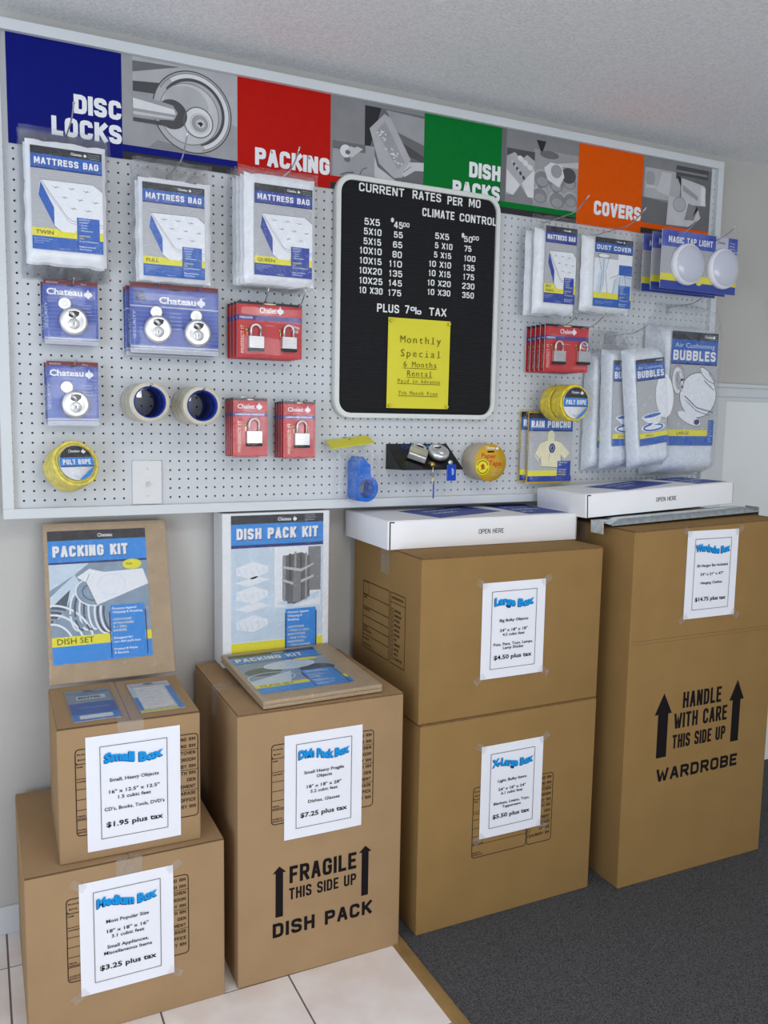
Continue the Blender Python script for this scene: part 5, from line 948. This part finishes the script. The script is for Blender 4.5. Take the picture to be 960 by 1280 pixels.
a.rect(u0, H*.93, u1, H-.25, 'lblack', 1); a.rect(u0, H*.795, u1, H*.93, 'lblue2', 1); a.rect(u0, H*.775, u1, H*.795, 'lnavy', 1); logo(a, 6.6, H*.945, .42); emblem(a, 8.7, H*.94, .6, 'white'); a.block(['It is Important', 'Enough to Keep', 'Buy Products'], 10.0, H*.972, .16, .28, 'lpale', 3)
a.btext('DISH PACK KIT', 6.72, H*.824, 1.3, 'lnavy', 2, 10.0, 'c', .25); a.btext('DISH PACK KIT', 6.65, H*.83, 1.3, 'white', 3, 10.0, 'c', .24)
a.rect(u0, H*.16, u1, H*.775, 'lpale', 1); a.rect(6.2, H*.37, 12.0, H*.77, 'lwhite', 2); a.rect(10.4, H*.47, 12.0, H*.765, 'g3', 3); a.poly([(6.4, H*.4), (11.8, H*.46), (11.8, H*.42), (8, H*.37)], 'lpale', 3)
a.poly([(7.2, H*.42), (8.6, H*.385), (9.9, H*.41), (10.6, H*.43), (10.6, H*.7), (9.6, H*.73), (8.4, H*.72), (7.2, H*.71)], 'g2', 4)
for i in range(5): a.rect(7.3+.68*i, H*(.41-.008*(i % 2)), 7.55+.68*i, H*(.715+.01*(i % 3)), 'g1' if i % 2 else 'g4', 5)
a.poly([(7.1, H*.63), (9.5, H*.6), (11.1, H*.645), (11.1, H*.655), (9.5, H*.62), (7.1, H*.645)], 'g6', 6); a.poly([(7.1, H*.545), (8.7, H*.51), (11.1, H*.56), (11.1, H*.575), (8.7, H*.53), (7.1, H*.56)], 'g6', 6)
a.rect(8.5, H*.4, 9.5, H*.6, 'g3', 6); a.rect(7.8, H*.39, 8.3, H*.52, 'g2', 6)
for v in (.60, .44, .25):
    a.poly([(1.6, H*v), (3.6, H*(v-.03)), (5.4, H*(v+.01)), (5.4, H*(v+.05)), (3.6, H*(v+.085)), (1.6, H*(v+.05))], 'lwhite', 2)
    for i in range(5): a.line([(1.8+.75*i, H*(v+.045)), (2.2+.75*i, H*(v-.01))], .06, 'lpale', 3)
for v in (.55, .38): a.poly([(1.4, H*v), (3.0, H*(v-.025)), (5.7, H*(v+.012)), (4, H*(v+.04))], 'lwhite', 2)
a.rect(u0, H*.09, u1, H*.155, 'lyellow', 2); a.rect(u0, .1, u1, H*.09, 'lblue2', 2); a.rect(7.6, .1, 11.4, H*.355, 'lblue2', 3); a.line([(7.6, .2), (7.6, H*.33)], .16, 'lnavy', 4); a.line([(11.45, .2), (11.45, H*.33)], .16, 'lnavy', 4)
for i, (t, m) in enumerate((('Protects Against', 'white'), ('Chipping &', 'white'), ('Breaking', 'white'), ('', ''), ('CONTAINS', 'lcream'), ('- TWO 12-CELL', 'lcream'), ('  PARTITIONS', 'lcream'), ('- ONE 9-CELL', 'lcream'), ('  PARTITION', 'lcream'), ('- TWO SQUARE', 'lcream'), ('  PADS', 'lcream'), ('Designed to use', 'white'))):
    if t: a.text(t, 7.9, H*(.325-.025*i), .26, m, 4, None, 'l', .02, 1.1)
b.build('box', dk_)
b = MB(); b.box(-.08, -.1, -.04, W+.08, D+.0, H+.04, 'shrink', .12, 2, True); b.build('shrink_wrap', dk_)
flat_kit('packing_kit', 'shrink-wrapped glass set packing kit lying on the dish pack carton', 13.3, 14.6, .85, 'GLASS SET', (20.65, -16.05, ZD+.12), (math.radians(3.4), 0, .03))

# ------------------------------------------------------------------ flat white mailer boxes
def mailer(label, loc, rot, w, d, h):
    root = T('mailer_box', label, 'flat box', loc, 'flat white mailer boxes', rot)
    b = MB(); b.box(0, 0, 0, w, d, h, 'boxwhite', .1, 2, True); a = Art(b, (0, 0, 0)); a.btext('OPEN HERE', w*.52, h*.42, .55, 'ink', 1, 3.5, 'c', .14, .7); a.line([(.28, .1), (.28, h-.1)], .16, 'inkgrey', 1); a.line([(.28, h-.1), (.8, h-.12)], .14, 'inkgrey', 1); a.line([(w-.15, .15), (w-.15, h-.1)], .1, 'g4', 1)
    b.build('box', root)
    b = MB(); b.box(.12, .12, h, w-.12, d-.15, h+.07, 'boxwhite', .03); a = Art(b, (0, 0, h+.07), (1, 0, 0), (0, 1, 0))
    q = (d-.4)/12.2
    a.poly([(5.4, 8.6*q), (7.2, .9*q), (18.3, 5.0*q), (16.4, 12.0*q)], 'diamond', 1); a.poly([(19.4, 11.8*q), (20.0, 1.4*q), (w-.5, 1.2*q), (w-.5, 11.5*q)], 'diamond', 1)
    for i, (t, ww) in enumerate((('FOR HOUSEHOLD', 5.2), ('PICTURE AND MIRROR', 7.0), ('PACKING', 4.0))): a.text(t, 8.0+.35*i, (8.6-2.0*i)*q, 1.0*q, 'lpale', 2, ww, 'l', .03, rot=.32)
    for i, (t, ww) in enumerate((('EASY TO', 4), ('ASSEMBLE', 4.2), ('BOX', 2))): a.text(t, 20.6, (8.2-2.4*i)*q, 1.1*q, 'lpale', 2, ww, 'l', .03)
    b.build('lid', root)
mailer('flat white box with blue diamonds lying on the large carton', (37.15, -9.8, -FZ+24.64+18.6), (0, 0, -.01), 26.4, 12.4, 3.25)
mailer('flat white box with blue diamonds lying on the wardrobe carton behind the metal bar', (63.3, -11.95, -2.78), (0, -.042, .012), 25.6, 9.9, 2.9)

# ------------------------------------------------------------------ hanger bar on the wardrobe carton
hb = T('hanger_bar', 'galvanised steel hanger bar lying along the top of the wardrobe carton', 'hanger bar', (64.3, -13.0, -3.72), None, (0, -.036, 0))
b = MB(); n = 30; pr = []
for i in range(n+1):
    t = i/n; x = 1.3+25.3*t; e = min(1, min(t, 1-t)*12); e = math.sin(e*PI/2)
    pr.append([(x, -1.15, .1), (x, -1.05, .3), (x, -.85, .2+.55*e), (x, -.3, .25+.62*e), (x, .4, .25+.62*e), (x, 1.2, .22+.6*e), (x, 1.9, .2+.5*e)])
vs = [p for r in pr for p in r]; b.add(vs, [(i*7+k, (i+1)*7+k, (i+1)*7+k+1, i*7+k+1) for i in range(n) for k in range(6)], 'galv', True); b.build('bar', hb)
for x in (0, 26.8):
    b = MB(); b.box(x-.05, -1.15, -.85, x+.05, 1.15, .75, 'galv', .04, 2); b.box(min(x, 13.4 if x else x), -1.0, .66, x+1.5 if x == 0 else x, 1.0, .74, 'galv') if x == 0 else b.box(x-.5, -1.0, .2, x, 1.0, .3, 'galv'); b.build('end_hook', hb)
